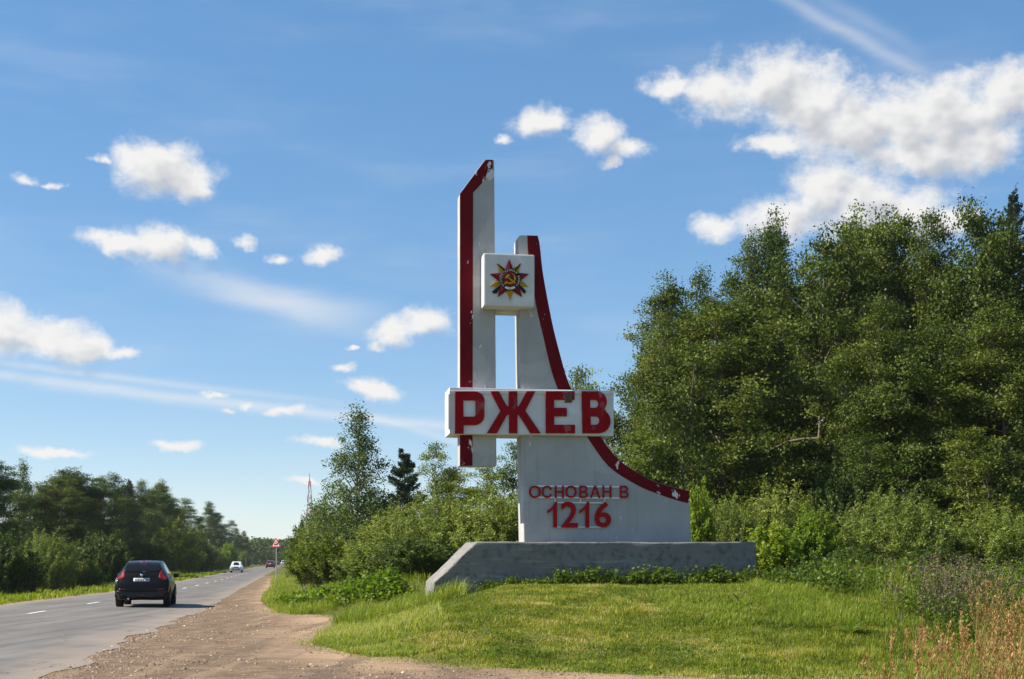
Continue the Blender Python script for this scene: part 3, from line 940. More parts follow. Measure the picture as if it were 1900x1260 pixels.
    for x in (395, 655, 905):
        a = iz(x, 243)
        mobj('stand_off', bm_mesh('stand_off', cyl_bm((a[0], inf + .03, a[1]), (a[0], .02, a[1]), .012, 6)), M_BARW, ins)
    spec = [('О', 120, 243), ('С', 254, 358), ('Н', 388, 482), ('О', 499, 614), ('В', 643, 732), ('А', 752, 862), ('Н', 882, 976), ('В', 1062, 1153)]
    for ch, x0, x1 in spec:
        fit_glyph(ch, iz(x0, 246), iz(x1, 118), inf, .014, ins)
    for ch, x0, x1 in (('1', 312, 412), ('2', 452, 626), ('1', 643, 745), ('6', 800, 972)):
        fit_glyph(ch, iz(x0, 552), iz(x1, 284), inf, .019, ins)


def None_mesh():
    """a small mounting plate the inscription's bars are carried by"""
    a = mp(960 + 640 / 5.588, 880 + 247 / 5.588, 0); b = mp(960 + 670 / 5.588, 880 + 239 / 5.588, 0)
    return bm_mesh('inscription', box_bm(a[0], b[0], -.02, .01, a[1], b[1]))


def text_mesh(ch, extr, off):
    cu = bpy.data.curves.new('glyph', 'FONT'); cu.body = ch; cu.extrude = extr; cu.offset = off; cu.resolution_u = 4
    o = bpy.data.objects.new('glyph', cu); COL.objects.link(o)
    me = bpy.data.meshes.new_from_object(o.evaluated_get(bpy.context.evaluated_depsgraph_get()))
    bpy.data.objects.remove(o); bpy.data.curves.remove(cu)
    me.materials.clear()
    return me


def bounds(me):
    a = np.empty(len(me.vertices) * 3); me.vertices.foreach_get('co', a); a = a.reshape(-1, 3)
    return a.min(0), a.max(0)


def glyph(name, ch, pos, yl, h, thick, rot, mat, parent, bold):
    me = text_mesh(ch, thick * 8, bold)
    lo, hi = bounds(me); c = (lo + hi) / 2; k = h / .72
    me.transform(Matrix.Translation((pos[0], yl, pos[1])) @ Matrix.Rotation(-rot, 4, 'Y') @ Matrix(((k, 0, 0, 0), (0, 0, -k * .12, 0), (0, k, 0, 0), (0, 0, 0, 1))) @ Matrix.Translation((-c[0], -c[1], 0)))
    mobj(name, me, mat, parent)


def fit_glyph(ch, p0, p1, yl, bold, parent):
    """one letter of the inscription fitted to its place on the wall"""
    if ch == '1':
        w, h = p1[0] - p0[0], p1[1] - p0[1]
        pts = [(1, 0), (1, 1), (.80, 1), (.66, .90), (.40, .76), (0, .66), (0, .535), (.30, .61), (.60, .73), (.60, 0)]
        mobj('letter', bm_mesh('letter', prism([(p0[0] + u * w, p0[1] + v * h) for u, v in pts], yl - .012, yl + .012, .002)), M_SMALLRED, parent)
        return
    me = text_mesh(ch, .1, bold)
    lo, hi = bounds(me)
    kx = (p1[0] - p0[0]) / (hi[0] - lo[0]); kz = (p1[1] - p0[1]) / (hi[1] - lo[1])
    me.transform(Matrix.Translation((p0[0], yl, p0[1])) @ Matrix(((kx, 0, 0, 0), (0, 0, -.12, 0), (0, kz, 0, 0), (0, 0, 0, 1))) @ Matrix.Translation((-lo[0], -lo[1], 0)))
    mobj('letter', me, M_SMALLRED, parent)


build_monument()
# ------------------------------------------------------------------ plants: generators


def unit(v):
    return v / (np.linalg.norm(v, axis=-1, keepdims=True) + 1e-9)


def leaf_quads(C, size, tone, aspect=.62, up=.55, out_c=None, g=rng, hang=0.0):
    """one rhombic leaf per centre, facing every way but mostly upward and outward"""
    n = len(C)
    N = g.normal(0, 1, (n, 3)) * .75; N[:, 2] += up
    if out_c is not None: N += unit(C - out_c) * .55
    N = unit(N)
    T = g.normal(0, 1, (n, 3)); T[:, 2] -= hang
    T = unit(T - N * (T * N).sum(1, keepdims=True)); B = np.cross(N, T)
    s = size[:, None]
    bend = N * s * (g.random((n, 1)) - .6) * .25
    V = np.stack([C - T * s * .5, C + B * s * aspect * .5 + bend, C + T * s * .5, C - B * s * aspect * .5 + bend], 1)
    return V.reshape(-1, 3), np.arange(n * 4).reshape(-1, 4), tone


def make_broadleaf(seed, H, Rr, cb, nl, env, el0, el1, leaf, lpc, rc, spacing, trunks=1, wander=.010, flat=.65, aspect=.62, sub_k=2.0, gap=0.0, lean=0.0, tone_sd=.16):
    g = np.random.default_rng(seed)
    paths, CC, CT = [], [], []
    for tk in range(trunks):
        n = 10
        off = g.normal(0, 1, 2) * (0 if trunks == 1 else .35)
        wnd = np.cumsum(g.normal(0, wander * H, (n, 2)), 0)
        Hk = H * (1 if tk == 0 else g.uniform(.72, .95))
        spread = (g.normal(0, .07, 2) if trunks > 1 else np.zeros(2)) + np.array([lean, 0])
        zz = np.linspace(0, 1, n)
        tp = np.stack([off[0] + wnd[:, 0] + spread[0] * zz * Hk, off[1] + wnd[:, 1] + spread[1] * zz * Hk, zz * Hk * .97 - .35 * (zz == 0)], 1)
        r0 = (.0095 * Hk + .03) * (.8 if trunks > 1 else 1)
        paths.append((tp, r0 * (1 - zz * .93), 7))
        m = int(nl / trunks)
        for i in range(m):
            u = (i + g.random()) / m
            t = cb + (1 - cb) * u * .985
            az = i * 2.39996 + g.normal(0, .35)
            Lm = max(Rr * env(u) * g.uniform(.70, 1.18), .3)
            el = el0 + (el1 - el0) * u + g.normal(0, .16)
            p = np.array([np.interp(t, zz, tp[:, k]) for k in range(3)])
            d = np.array([math.cos(az) * math.cos(el), math.sin(az) * math.cos(el), math.sin(el)])
            ks = 6; pts = [p]
            for k in range(ks - 1):
                d = unit(d + g.normal(0, .10, 3) + np.array([0, 0, .03 if u > .5 else -.05]))
                pts.append(pts[-1] + d * Lm / (ks - 1))
            pts = np.array(pts)
            rl = min(.016 * Lm + .012, r0 * .6)
            paths.append((pts, rl * np.linspace(1, .25, ks), 5))
            tone_l = g.normal(0, .10)
            nsub = max(2, int(sub_k * Lm + 1))
            for s in range(nsub):
                fr = g.uniform(.22, 1.0)
                q = np.array([np.interp(fr * (ks - 1), np.arange(ks), pts[:, k]) for k in range(3)])
                dd = unit(d + g.normal(0, .75, 3) + np.array([0, 0, .12]))
                ls = (.30 * Lm * (1.15 - .5 * fr) + .30) * g.uniform(.7, 1.2)
                q1 = q + dd * ls * .5; q2 = q1 + unit(dd + g.normal(0, .25, 3)) * ls * .5
                paths.append((np.array([q, q1, q2]), np.array([.011, .008, .004]) * (.6 + .12 * Lm), 3))
                nc = max(1, int(ls / spacing + .5))
                for c in range(nc):
                    if g.random() < gap: continue
                    f = (c + 1.0) / nc - .04
                    CC.append((q + (q1 - q) * f * 2 if f < .5 else q1 + (q2 - q1) * (f - .5) * 2) + g.normal(0, .10, 3)); CT.append(tone_l + g.normal(0, .11))
        # leader
        for c in range(int(H * .10 / spacing) + 2):
            f = 1 - .10 * g.random() ** 1.0
            CC.append(np.array([np.interp(f, zz, tp[:, k]) for k in range(3)]) + g.normal(0, .12, 3)); CT.append(g.normal(0, .1))
    CC = np.array(CC); CT = np.array(CT); m = len(CC)
    C = np.repeat(CC, lpc, 0) + g.normal(0, 1, (m * lpc, 3)) * rc * np.array([1, 1, flat])
    C[:, 2] = np.maximum(C[:, 2], .08 + .2 * g.random(len(C)))
    tone = np.clip(.47 + np.repeat(CT, lpc) + g.normal(0, tone_sd, m * lpc), 0, 1)
    size = leaf * g.uniform(.65, 1.3, m * lpc)
    V, Fq, tn = leaf_quads(C, size, tone, aspect, .5, np.array([0, 0, H * .45]), g)
    crown = np_mesh('crown', V, Fq, tn)
    tv, tf = tubes(paths)
    return np_mesh('trunk', tv, tf, smooth=True), crown


def make_bush(seed, H, Rr, stems, leaf, per, aspect=.34, base=.68, spread=1.0, tone_sd=.15, droop=.0, top=1.0):
    """many stems fanning from the ground into an uneven dome, narrow leaves along them"""
    g = np.random.default_rng(seed)
    paths, C, T = [], [], []
    for i in range(stems):
        az = i * 2.39996 + g.normal(0, .2); rr = math.sqrt(g.random())
        b = np.array([math.cos(az), math.sin(az), 0]) * Rr * base * rr
        tip_r = Rr * min(1.05, rr * spread * g.uniform(.75, 1.1)); hh = H * (1 - .52 * rr ** 2.2) * g.uniform(.70, 1.06) * top
        e = np.array([math.cos(az) * tip_r, math.sin(az) * tip_r, hh])
        mid = (b + e) / 2 + np.array([-math.cos(az), -math.sin(az), 0]) * .12 * Rr * rr + np.array([0, 0, .10 * H])
        ts = np.linspace(0, 1, 7)[:, None]
        pts = (1 - ts) ** 2 * b + 2 * ts * (1 - ts) * mid + ts ** 2 * e
        pts[0, 2] -= .25
        paths.append((pts, np.linspace(.016, .004, 7), 3))
        tl = g.normal(0, .09)
        for s in range(4):                        # side shoots
            f = g.uniform(.10, .95)
            q = np.array([np.interp(f * 6, np.arange(7), pts[:, k]) for k in range(3)])
            dd = unit(unit(pts[-1] - pts[3]) * .8 + g.normal(0, .55, 3) + np.array([0, 0, .25])) * H * .20 * g.uniform(.6, 1.2)
            paths.append((np.array([q, q + dd]), np.array([.007, .003]), 3))
            k = int(per * .16)
            f2 = g.random((k, 1)); C.append(q + dd * f2 + g.normal(0, .055, (k, 3))); T.append(tl + g.normal(0, .05) + 0 * f2[:, 0])
        k = int(per * .36)
        f = .03 + .97 * g.random(k) ** .9
        q = np.stack([np.interp(f * 6, np.arange(7), pts[:, j]) for j in range(3)], 1)
        C.append(q + g.normal(0, .07, (k, 3))); T.append(tl + 0 * f)
    C = np.concatenate(C); T = np.concatenate(T)
    C[:, 2] = np.maximum(C[:, 2], .03 + .1 * g.random(len(C)))
    tone = np.clip(.48 + T + g.normal(0, tone_sd, len(C)), 0, 1)
    V, Fq, tn = leaf_quads(C, leaf * g.uniform(.6, 1.3, len(C)), tone, aspect, .35, np.array([0, 0, 0.]), g)
    crown = np_mesh('foliage', V, Fq, tn)
    tv, tf = tubes(paths)
    return np_mesh('stem', tv, tf, smooth=True), crown


def make_conifer(seed, H, Rr, whorls, per, droop, dens, cb=.06, needle=.16, tip_brown=0.0, openness=0.0):
    g = np.random.default_rng(seed)
    zz = np.linspace(0, 1, 8)
    tp = np.stack([np.cumsum(g.normal(0, .004 * H, 8)), np.cumsum(g.normal(0, .004 * H, 8)), zz * H - .3 * (zz == 0)], 1)
    paths = [(tp, (.011 * H + .02) * (1 - zz * .96), 7)]
    C, T, D = [], [], []
    for w in range(whorls):
        u = (w + .3 * g.random()) / whorls
        t = cb + (1 - cb) * u
        L0 = Rr * (1 - u) ** .66 + .02
        for b in range(per):
            if g.random() < openness: continue
            az = b / per * 6.283 + w * .9 + g.normal(0, .25)
            L = L0 * g.uniform(.45, 1.2)
            p = np.array([np.interp(min(.995, t + g.normal(0, .45) * (1 - cb) / whorls), zz, tp[:, k]) for k in range(3)])
            el = -droop * (1 - u) + .35 * u + g.normal(0, .2)
            d = np.array([math.cos(az) * math.cos(el), math.sin(az) * math.cos(el), math.sin(el)])
            e = p + d * L; e[2] += .12 * L
            m = (p + e) / 2 - np.array([0, 0, .06 * L])
            paths.append((np.array([p, m, e]), np.array([.02, .012, .004]) * (.4 + .3 * L), 3))
            k = int(dens * (L + .3))
            f = g.random(k) ** .8
            side = np.array([-math.sin(az), math.cos(az), 0])
            wid = .30 * L * np.sin(np.clip(f * .9 + .1, 0, 1) * math.pi) ** .8 + .05
            q = p + (m - p) * np.minimum(f * 2, 1)[:, None] + (e - m) * np.maximum(f * 2 - 1, 0)[:, None]
            q = q + side * (g.uniform(-1, 1, k) * wid)[:, None] + np.stack([0 * f, 0 * f, g.normal(-.05, .07, k)], 1)
            C.append(q); T.append(np.clip(.42 + g.normal(0, .18, k), 0, .88) + (u > .6) * tip_brown * (g.random(k) < .35)); D.append(np.repeat(d[None], k, 0))
    C = np.concatenate(C); T = np.clip(np.concatenate(T), 0, 1); D = np.concatenate(D)
    n = len(C)
    dirv = unit(D + g.normal(0, .55, (n, 3))); N = unit(np.cross(dirv, g.normal(0, 1, (n, 3)))); s = (needle * g.uniform(.7, 1.3, n))[:, None]
    V = np.stack([C, C + dirv * s * .5 + N * s * .16, C + dirv * s, C + dirv * s * .5 - N * s * .16], 1).reshape(-1, 3)
    tv, tf = tubes(paths)
    return np_mesh('trunk', tv, tf, smooth=True), np_mesh('crown', V, np.arange(n * 4).reshape(-1, 4), T)


def e_round(u): return max(.12, math.sin(math.pi * min(1, u * .86 + .16)) ** .75)
def e_low(u): return max(.10, (1 - u) ** .55 * (.75 + .25 * math.sin(u * 9)))
def e_cone(u): return max(.08, (1 - u) ** .8)
def e_col(u): return max(.16, math.sin(math.pi * min(1, u * .80 + .24)) ** .6)


KIND = {}
OTHER_LEAF = {}


def kind(name, meshes, H, Wd, bark_m, leaf_m):
    a, b = meshes
    a.materials.append(bark_m); b.materials.append(leaf_m)
    KIND[name] = (a, b, H, Wd)


# broad alders of the wood's edge, leafed low; aspens with upright tops; smaller and looser trees
kind('alder_a', make_broadleaf(1, 17, 4.7, .08, 74, e_round, .05, .85, .168, 100, .38, .72, wander=.012, sub_k=2.1, flat=.42), 17, 9.4, B_ALDER, L_ALDER)
kind('alder_b', make_broadleaf(2, 16, 4.6, .10, 70, e_round, .0, .8, .185, 84, .39, .72, trunks=2, sub_k=2.1, flat=.42), 16, 9.6, B_ALDER, L_ALDER)
kind('alder_c', make_broadleaf(5, 15, 4.4, .05, 72, e_low, .05, .9, .145, 120, .38, .70, trunks=2, sub_k=2.2, flat=.42, gap=.04), 15, 9.2, B_ALDER, L_ALDER)
kind('aspen_a', make_broadleaf(3, 18, 3.6, .10, 90, e_col, .35, 1.15, .160, 88, .33, .66, sub_k=2.3, flat=.55), 18, 7.4, B_BIRCH, L_ASPEN)
kind('aspen_b', make_broadleaf(4, 17, 3.2, .08, 84, e_col, .45, 1.2, .155, 88, .32, .66, trunks=3, sub_k=2.4, flat=.55), 17, 7.4, B_BIRCH, L_ASPEN)
kind('loose_tree', make_broadleaf(6, 9, 3.0, .05, 52, e_low, .30, 1.1, .135, 70, .27, .52, trunks=2, sub_k=2.8, gap=.06, flat=.5), 9, 5.8, B_ALDER, L_WILLOW)
kind('birch', make_broadleaf(8, 7.6, 2.5, .06, 64, e_cone, .45, 1.2, .110, 40, .19, .36, gap=.05, wander=.006, sub_k=2.8), 7.6, 4.4, B_BIRCH, L_ASPEN)
kind('spruce', make_conifer(9, 16, 2.8, 46, 7, .40, 80, needle=.17, tip_brown=.75, openness=.08), 16, 5.0, B_SPRUCE, L_SPRUCE)
kind('pine', make_conifer(10, 8, 1.9, 14, 8, -.10, 190, needle=.18, openness=.10), 8, 3.8, B_SPRUCE, L_PINE)
kind('willow_a', make_bush(20, 3.6, 2.3, 120, .125, 300), 3.6, 4.4, B_ALDER, L_WILLOW)
kind('willow_b', make_bush(21, 3.2, 2.5, 120, .12, 300, top=1.05), 3.2, 4.8, B_ALDER, L_WILLOW)
kind('willow_c', make_bush(22, 3.0, 1.9, 90, .125, 280, aspect=.42), 3.0, 3.7, B_ALDER, L_WILLOW)
kind('gold_bush', make_bush(23, 2.8, 2.0, 90, .115, 280, aspect=.45), 2.8, 3.9, B_ALDER, L_YELLOWG)
kind('bright_bush', make_bush(24, 2.4, 1.3, 56, .12, 260, aspect=.6, spread=.9), 2.4, 2.5, B_ALDER, L_BRIGHT)
kind('dark_bush', make_bush(25, 3.4, 2.2, 110, .125, 280, aspect=.55), 3.4, 4.3, B_ALDER, L_DARK)


def variant(src, new, leaf_m):
    a, b, H, Wd = KIND[src]
    KIND[new] = (a, b, H, Wd)
    OTHER_LEAF[new] = leaf_m


variant('alder_a', 'dark_a', L_DARK); variant('alder_c', 'dark_c', L_DARK); variant('aspen_b', 'dark_b', L_DARK)
variant('loose_tree', 'dark_loose', L_DARK); variant('loose_tree', 'gold_tree', L_YELLOWG); variant('loose_tree', 'alder_small', L_ALDER)

rk = random.Random(5)


def plant(name, kd, px, Y, ytop, wpx, label, cat, group, rz=None):
    a, b, H0, W0 = KIND[kd]
    if group in (LW, LB):                             # keep the verge free: step back until clear of the asphalt
        while Y < 420 and (px - CX) / F * Y > road_l(Y) - (9.0 if group == LW else 3.6) - .7 * wpx * .65 / F * Y:
            Y += 2.0
    X = (px - CX) / F * Y
    z = float(hgt(X, Y))
    H = CAMZ + (HY - ytop) / F * Y - z
    Wd = wpx * (1.3 if group == RW else 1.45 if group == LW else 1.2) / F * Y
    o = empty(name, (X, Y, z), rk.uniform(0, 6.28) if rz is None else rz)
    bush = a.name.startswith('stem')
    o.scale = (Wd / W0, Wd / W0, H / H0 * (1.14 if bush else 1.0))
    tag(o, label, cat, group)
    mobj('stem' if bush else 'trunk', a, None, o)
    cr = mobj('foliage' if bush else 'crown', b, None, o)
    if kd in OTHER_LEAF:                              # same mesh, another species' leaf colour
        cr.material_slots[0].link = 'OBJECT'
        cr.material_slots[0].material = OTHER_LEAF[kd]
    return o


RW = 'trees of the wood behind the monument'
LW = 'trees of the wood across the road'
RB = 'shrubs in front of the wood'
HB = 'shrubs of the roadside thicket'
LB = 'shrubs across the road'
TREES = [
    # ---- the wood to the right: kind, column, distance, top row, width, label
    ('aspen_tree', 'aspen_a', 1226, 62, 515, 165, 'dark aspen with upright shoots, first crown of the right wood against the sky', RW),
    ('aspen_tree', 'aspen_b', 1285, 64, 488, 130, 'slim blue-green aspen between the first aspen and the tall clump behind', RW),
    ('aspen_tree', 'aspen_b', 1385, 63, 418, 130, 'tall aspen whose tip stands before the lower end of the big cloud', RW),
    ('aspen_tree', 'aspen_a', 1445, 64, 398, 150, 'highest aspen of the left half of the right wood', RW),
    ('alder_tree', 'alder_a', 1335, 53, 545, 270, 'broad olive-green alder overhanging above the end of the red curve', RW),
    ('alder_tree', 'alder_b', 1505, 58, 432, 220, 'alder with rounded loose top under the middle of the big cloud', RW),
    ('aspen_tree', 'aspen_a', 1600, 62, 392, 170, 'upright aspen top beside the crown under the cloud peak', RW),
    ('alder_tree', 'alder_a', 1650, 61, 390, 240, 'tall alder just left of the notch in the right wood skyline', RW),
    ('alder_tree', 'alder_c', 1745, 57, 402, 210, 'alder with airy top right of the notch in the skyline', RW),
    ('alder_tree', 'alder_b', 1830, 56, 384, 220, 'tallest broadleaf beside the spire-topped spruce', RW),
    ('spruce_tree', 'spruce', 1880, 66, 352, 120, 'dark spruce with brownish spire tip at the photo edge', RW),
    ('alder_tree', 'alder_c', 1925, 55, 392, 200, 'alder cut off by the right edge of the photo', RW),
    ('alder_tree', 'dark_a', 1575, 72, 470, 250, 'dark crown deep in the wood below the middle of the skyline', RW),
    ('alder_tree', 'dark_c', 1400, 72, 560, 240, 'dark crown deep in the wood behind the broad olive alder', RW),
    ('alder_tree', 'dark_a', 1720, 72, 480, 250, 'dark crown deep in the wood below the notch', RW),
    ('alder_tree', 'dark_c', 1860, 70, 500, 240, 'dark crown deep in the wood below the spruce', RW),
    ('alder_tree', 'dark_c', 1290, 68, 640, 200, 'dark crown in the shade behind the overhanging alder', RW),
    ('alder_tree', 'alder_c', 1590, 50, 560, 220, 'front alder with pale twigs in the middle of the right wood', RW),
    ('alder_tree', 'alder_b', 1740, 49, 590, 210, 'front alder with long bare limbs right of the middle of the wood', RW),
    ('alder_tree', 'alder_a', 1860, 48, 560, 220, 'front alder nearest the right edge with pale branching trunk', RW),
    ('alder_tree', 'alder_small', 1225, 47, 640, 190, 'lower alder hanging beside the end of the name board', RW),
    ('alder_tree', 'alder_c', 1205, 52, 590, 150, 'leafy alder filling the space just right of the name board', RW),
    ('alder_tree', 'loose_tree', 1170, 46, 800, 130, 'light green sapling directly right of the red curve', RW),
    ('alder_tree', 'loose_tree', 1100, 74, 680, 150, 'pale thin tree rising just above the right end of the board', RW),
    ('alder_tree', 'alder_small', 1152, 60, 700, 150, 'thin-crowned alder seen past the right end of the board', RW),
    ('alder_tree', 'dark_loose', 1650, 46, 800, 190, 'shaded young alder above the dome-shaped willow', RW),
    ('alder_tree', 'alder_small', 1800, 45, 790, 190, 'young alder hanging over the shrubs near the right edge', RW),
    # ---- behind the monument
    ('alder_tree', 'dark_loose', 925, 62, 822, 120, 'tree seen in the gap between pylon and curved body', RW),
    ('willow_tree', 'loose_tree', 832, 60, 822, 110, 'sparse willow whose twigs stick out left of the pylon foot', RW),
    ('alder_tree', 'alder_small', 868, 58, 868, 130, 'rounded green tree right below the pylon foot', RW),
    ('alder_tree', 'dark_loose', 1010, 60, 850, 160, 'tree hidden behind the curved body above the inscription', RW),
    ('pine_tree', 'pine', 754, 76, 834, 100, 'small dark pine standing alone above the thicket', RW),
    ('alder_tree', 'dark_loose', 712, 66, 905, 80, 'dark bushy tree between the birch and the pine', RW),
    ('alder_tree', 'gold_tree', 805, 52, 893, 150, 'yellowing shrubby tree below the pine', RW),
    ('alder_tree', 'gold_tree', 905, 50, 868, 130, 'yellow-tinged tree behind the gap under the pylon', RW),
    ('birch_tree', 'birch', 655, 52, 760, 140, 'young birch with thin pointed top rising out of the roadside thicket', RW),
    # ---- roadside thicket
    ('willow_shrub', 'willow_c', 551, 96, 1004, 44, 'last small shrub of the thicket beside the warning sign', HB),
    ('willow_shrub', 'dark_bush', 583, 78, 966, 84, 'dark shrub sloping down towards the warning sign', HB),
    ('willow_shrub', 'willow_a', 612, 64, 945, 110, 'tall willow shrub at the foot of the birch, road side', HB),
    ('willow_shrub', 'gold_bush', 618, 51, 1002, 150, 'yellow-green rounded shrub low in the thicket', HB),
    ('willow_shrub', 'willow_b', 672, 55, 958, 150, 'willow shrub under the right-hand branches of the birch', HB),
    ('willow_shrub', 'willow_a', 735, 49, 958, 170, 'big willow shrub in the middle of the thicket', HB),
    ('willow_shrub', 'willow_b', 812, 46, 942, 190, 'big willow shrub behind the sloping end of the plinth', HB),
    ('willow_shrub', 'willow_a', 900, 45, 938, 190, 'willow shrub behind the plinth below the pylon', HB),
    ('willow_shrub', 'willow_c', 970, 46, 936, 150, 'willow shrub half hidden by the lower left edge of the body', HB),
    ('willow_shrub', 'willow_c', 690, 43, 1020, 140, 'low willow shrub in front in the middle of the thicket', HB),
    ('willow_shrub', 'dark_bush', 768, 41.5, 1004, 140, 'darker low shrub next to the tip of the plinth', HB),
    ('willow_shrub', 'gold_bush', 592, 60, 1014, 90, 'small olive shrub at the road end of the thicket', HB),
    # ---- shrubs right of the monument
    ('willow_shrub', 'bright_bush', 1292, 41, 922, 66, 'narrow bright green shrub against the right end of the wall', RB),
    ('willow_shrub', 'willow_b', 1350, 44, 945, 140, 'willow shrub behind the right end of the plinth', RB),
    ('willow_shrub', 'willow_a', 1440, 45, 924, 170, 'willow shrub right of the plinth below the dark hollow', RB),
    ('willow_shrub', 'bright_bush', 1432, 39, 985, 110, 'bright green leafy shrub just beyond the plinth corner', RB),
    ('willow_shrub', 'dark_bush', 1572, 47, 888, 160, 'tallest dark willow between the two lighter domes', RB),
    ('willow_shrub', 'bright_bush', 1512, 40, 962, 90, 'climbing bright green shrub left of the dome-shaped willow', RB),
    ('willow_shrub', 'willow_b', 1664, 41, 938, 220, 'smooth dome-shaped olive willow', RB),
    ('willow_shrub', 'willow_c', 1775, 42, 985, 130, 'lower willow right of the dome-shaped one', RB),
    ('willow_shrub', 'willow_a', 1862, 40, 958, 170, 'willow shrub reaching the right edge of the photo', RB),
    ('willow_shrub', 'dark_bush', 1740, 38, 1020, 130, 'low grey-green shrub in front of the right-hand willows', RB),
    ('willow_shrub', 'dark_bush', 1590, 37.5, 1020, 120, 'low dark shrub at the foot of the dome-shaped willow', RB),
    # ---- wood across the road
    ('alder_tree', 'dark_a', -20, 72, 842, 90, 'tall tree cut by the left edge of the photo', LW),
    ('birch_tree', 'birch', 38, 92, 858, 62, 'airy birch top sticking out near the left edge', LW),
    ('alder_tree', 'alder_c', 62, 74, 893, 130, 'broad olive tree second from the left edge', LW),
    ('alder_tree', 'alder_a', 132, 78, 868, 120, 'tallest olive-brown tree left of the dark car', LW),
    ('aspen_tree', 'dark_b', 178, 96, 880, 70, 'narrow dark tree right of the tallest olive one', LW),
    ('aspen_tree', 'dark_b', 218, 100, 876, 74, 'dark aspen above the left rear light of the car', LW),
    ('spruce_tree', 'spruce', 240, 108, 890, 44, 'pointed spruce top among the dark aspens', LW),
    ('aspen_tree', 'aspen_b', 268, 112, 888, 64, 'dark aspen straight above the dark car', LW),
    ('aspen_tree', 'aspen_a', 304, 118, 892, 62, 'grey-green aspen with two-pronged top', LW),
    ('alder_tree', 'dark_c', 335, 130, 925, 66, 'lower dark tree on the falling skyline', LW),
    ('alder_tree', 'dark_c', 362, 150, 940, 52, 'small dark crown before the solitary slim one', LW),
    ('aspen_tree', 'dark_b', 397, 170, 929, 48, 'slim tall tree standing higher than its neighbours', LW),
    ('alder_tree', 'dark_loose', 420, 185, 966, 36, 'low crown between the slim tree and the last block', LW),
    ('aspen_tree', 'dark_b', 438, 205, 980, 34, 'second last dark crown of the wood across the road', LW),
    ('aspen_tree', 'dark_b', 453, 220, 984, 26, 'last dark crown of the wood where the road bends away', LW),
    ('alder_tree', 'alder_small', 18, 68, 945, 110, 'leafy young tree low at the left edge', LW),
    ('alder_tree', 'alder_small', 112, 74, 940, 110, 'leafy young tree below the tallest olive one', LW),
    ('alder_tree', 'alder_small', 190, 84, 945, 100, 'leafy young tree left behind the dark car', LW),
    ('alder_tree', 'dark_loose', 255, 98, 945, 80, 'shaded young tree behind the roof of the dark car', LW),
    ('alder_tree', 'alder_b', 95, 98, 884, 90, 'crown set back between the second and the tallest olive tree', LW),
    ('alder_tree', 'alder_c', 162, 110, 892, 80, 'crown set back right of the tallest olive tree', LW),
    ('alder_tree', 'dark_c', 240, 124, 905, 80, 'broad crown set back behind the dark aspens', LW),
    ('alder_tree', 'dark_a', 285, 136, 905, 70, 'broad crown set back behind the two-pronged aspen', LW),
    ('alder_tree', 'dark_c', 318, 150, 922, 60, 'crown set back where the skyline starts to fall', LW),
    ('alder_tree', 'alder_small', 300, 112, 950, 70, 'leafy young tree above the glowing willow', LW),
    ('alder_tree', 'dark_loose', 350, 136, 968, 60, 'shaded young tree right of the glowing willow', LW),
    ('alder_tree', 'dark_c', 380, 178, 958, 46, 'rounded crown just left of the slim tall tree', LW),
    ('alder_tree', 'dark_loose', 408, 200, 975, 40, 'shaded crown just right of the slim tall tree', LW),
    ('willow_shrub', 'dark_bush', 10, 62, 1000, 120, 'dark shrub at the left edge above the verge', LB),
    ('willow_shrub', 'willow_b', 85, 66, 1004, 120, 'olive shrub above the verge, second from the left edge', LB),
    ('willow_shrub', 'willow_c', 160, 70, 1046, 64, 'small pale round shrub at the verge left of the car', LB),
    ('willow_shrub', 'dark_bush', 185, 76, 1000, 110, 'dark shrub right behind the dark car', LB),
    ('willow_shrub', 'dark_bush', 268, 84, 1004, 100, 'shrub hidden behind the roof of the dark car', LB),
    ('willow_shrub', 'gold_bush', 318, 98, 978, 120, 'yellow-green willow glowing in the sun beyond the car', LB),
    ('willow_shrub', 'dark_bush', 366, 116, 1006, 70, 'dark shrub right of the glowing willow', LB),
    ('willow_shrub', 'willow_b', 386, 140, 1018, 60, 'low olive shrub before the white oncoming car', LB),
    ('willow_shrub', 'bright_bush', 424, 165, 1014, 30, 'upright light green shrub behind the white oncoming car', LB),
    ('willow_shrub', 'willow_c', 404, 158, 1026, 44, 'low shrub between the olive one and the upright one', LB),
    ('willow_shrub', 'willow_c', 452, 230, 1026, 26, 'far little shrub right of the white oncoming car', LB),
]


def build_plants():
    for name, kd, px, Y, yt, w, lab, grp in TREES:
        plant(name, kd, px, Y, yt, w, lab, 'shrub' if 'shrub' in name else 'tree', grp)
    # the far wood closing the view down the road: too far off to tell its trees apart
    g = np.random.default_rng(77)
    n = 32000
    px = g.uniform(330, 1900, n); px = np.where(g.random(n) < .45, g.uniform(420, 600, n), px)
    Y = g.uniform(480, 560, n)
    X = (px - CX) / F * Y
    topz = 6.5 + 5.0 * vn.fbm(X * .16, X * 0 + 2, 3) + 1.5 * (vn(X * .9, X * 0) - .5)
    Z = topz * g.random(n) ** .7
    C = np.stack([X, Y, Z], 1)
    V, Fq, tn = leaf_quads(C, g.uniform(.6, 1.3, n), np.clip(.3 + .3 * vn(X * .3, X * 0 + 7) + g.normal(0, .15, n), 0, 1), .7, .4, None, g)
    tag(mobj('far_wood', np_mesh('far_wood', V, Fq, tn), L_DARK), 'far bluish wood closing the view at the end of the road', 'far wood', kind='stuff')


build_plants()

# ------------------------------------------------------------------ grass and weeds


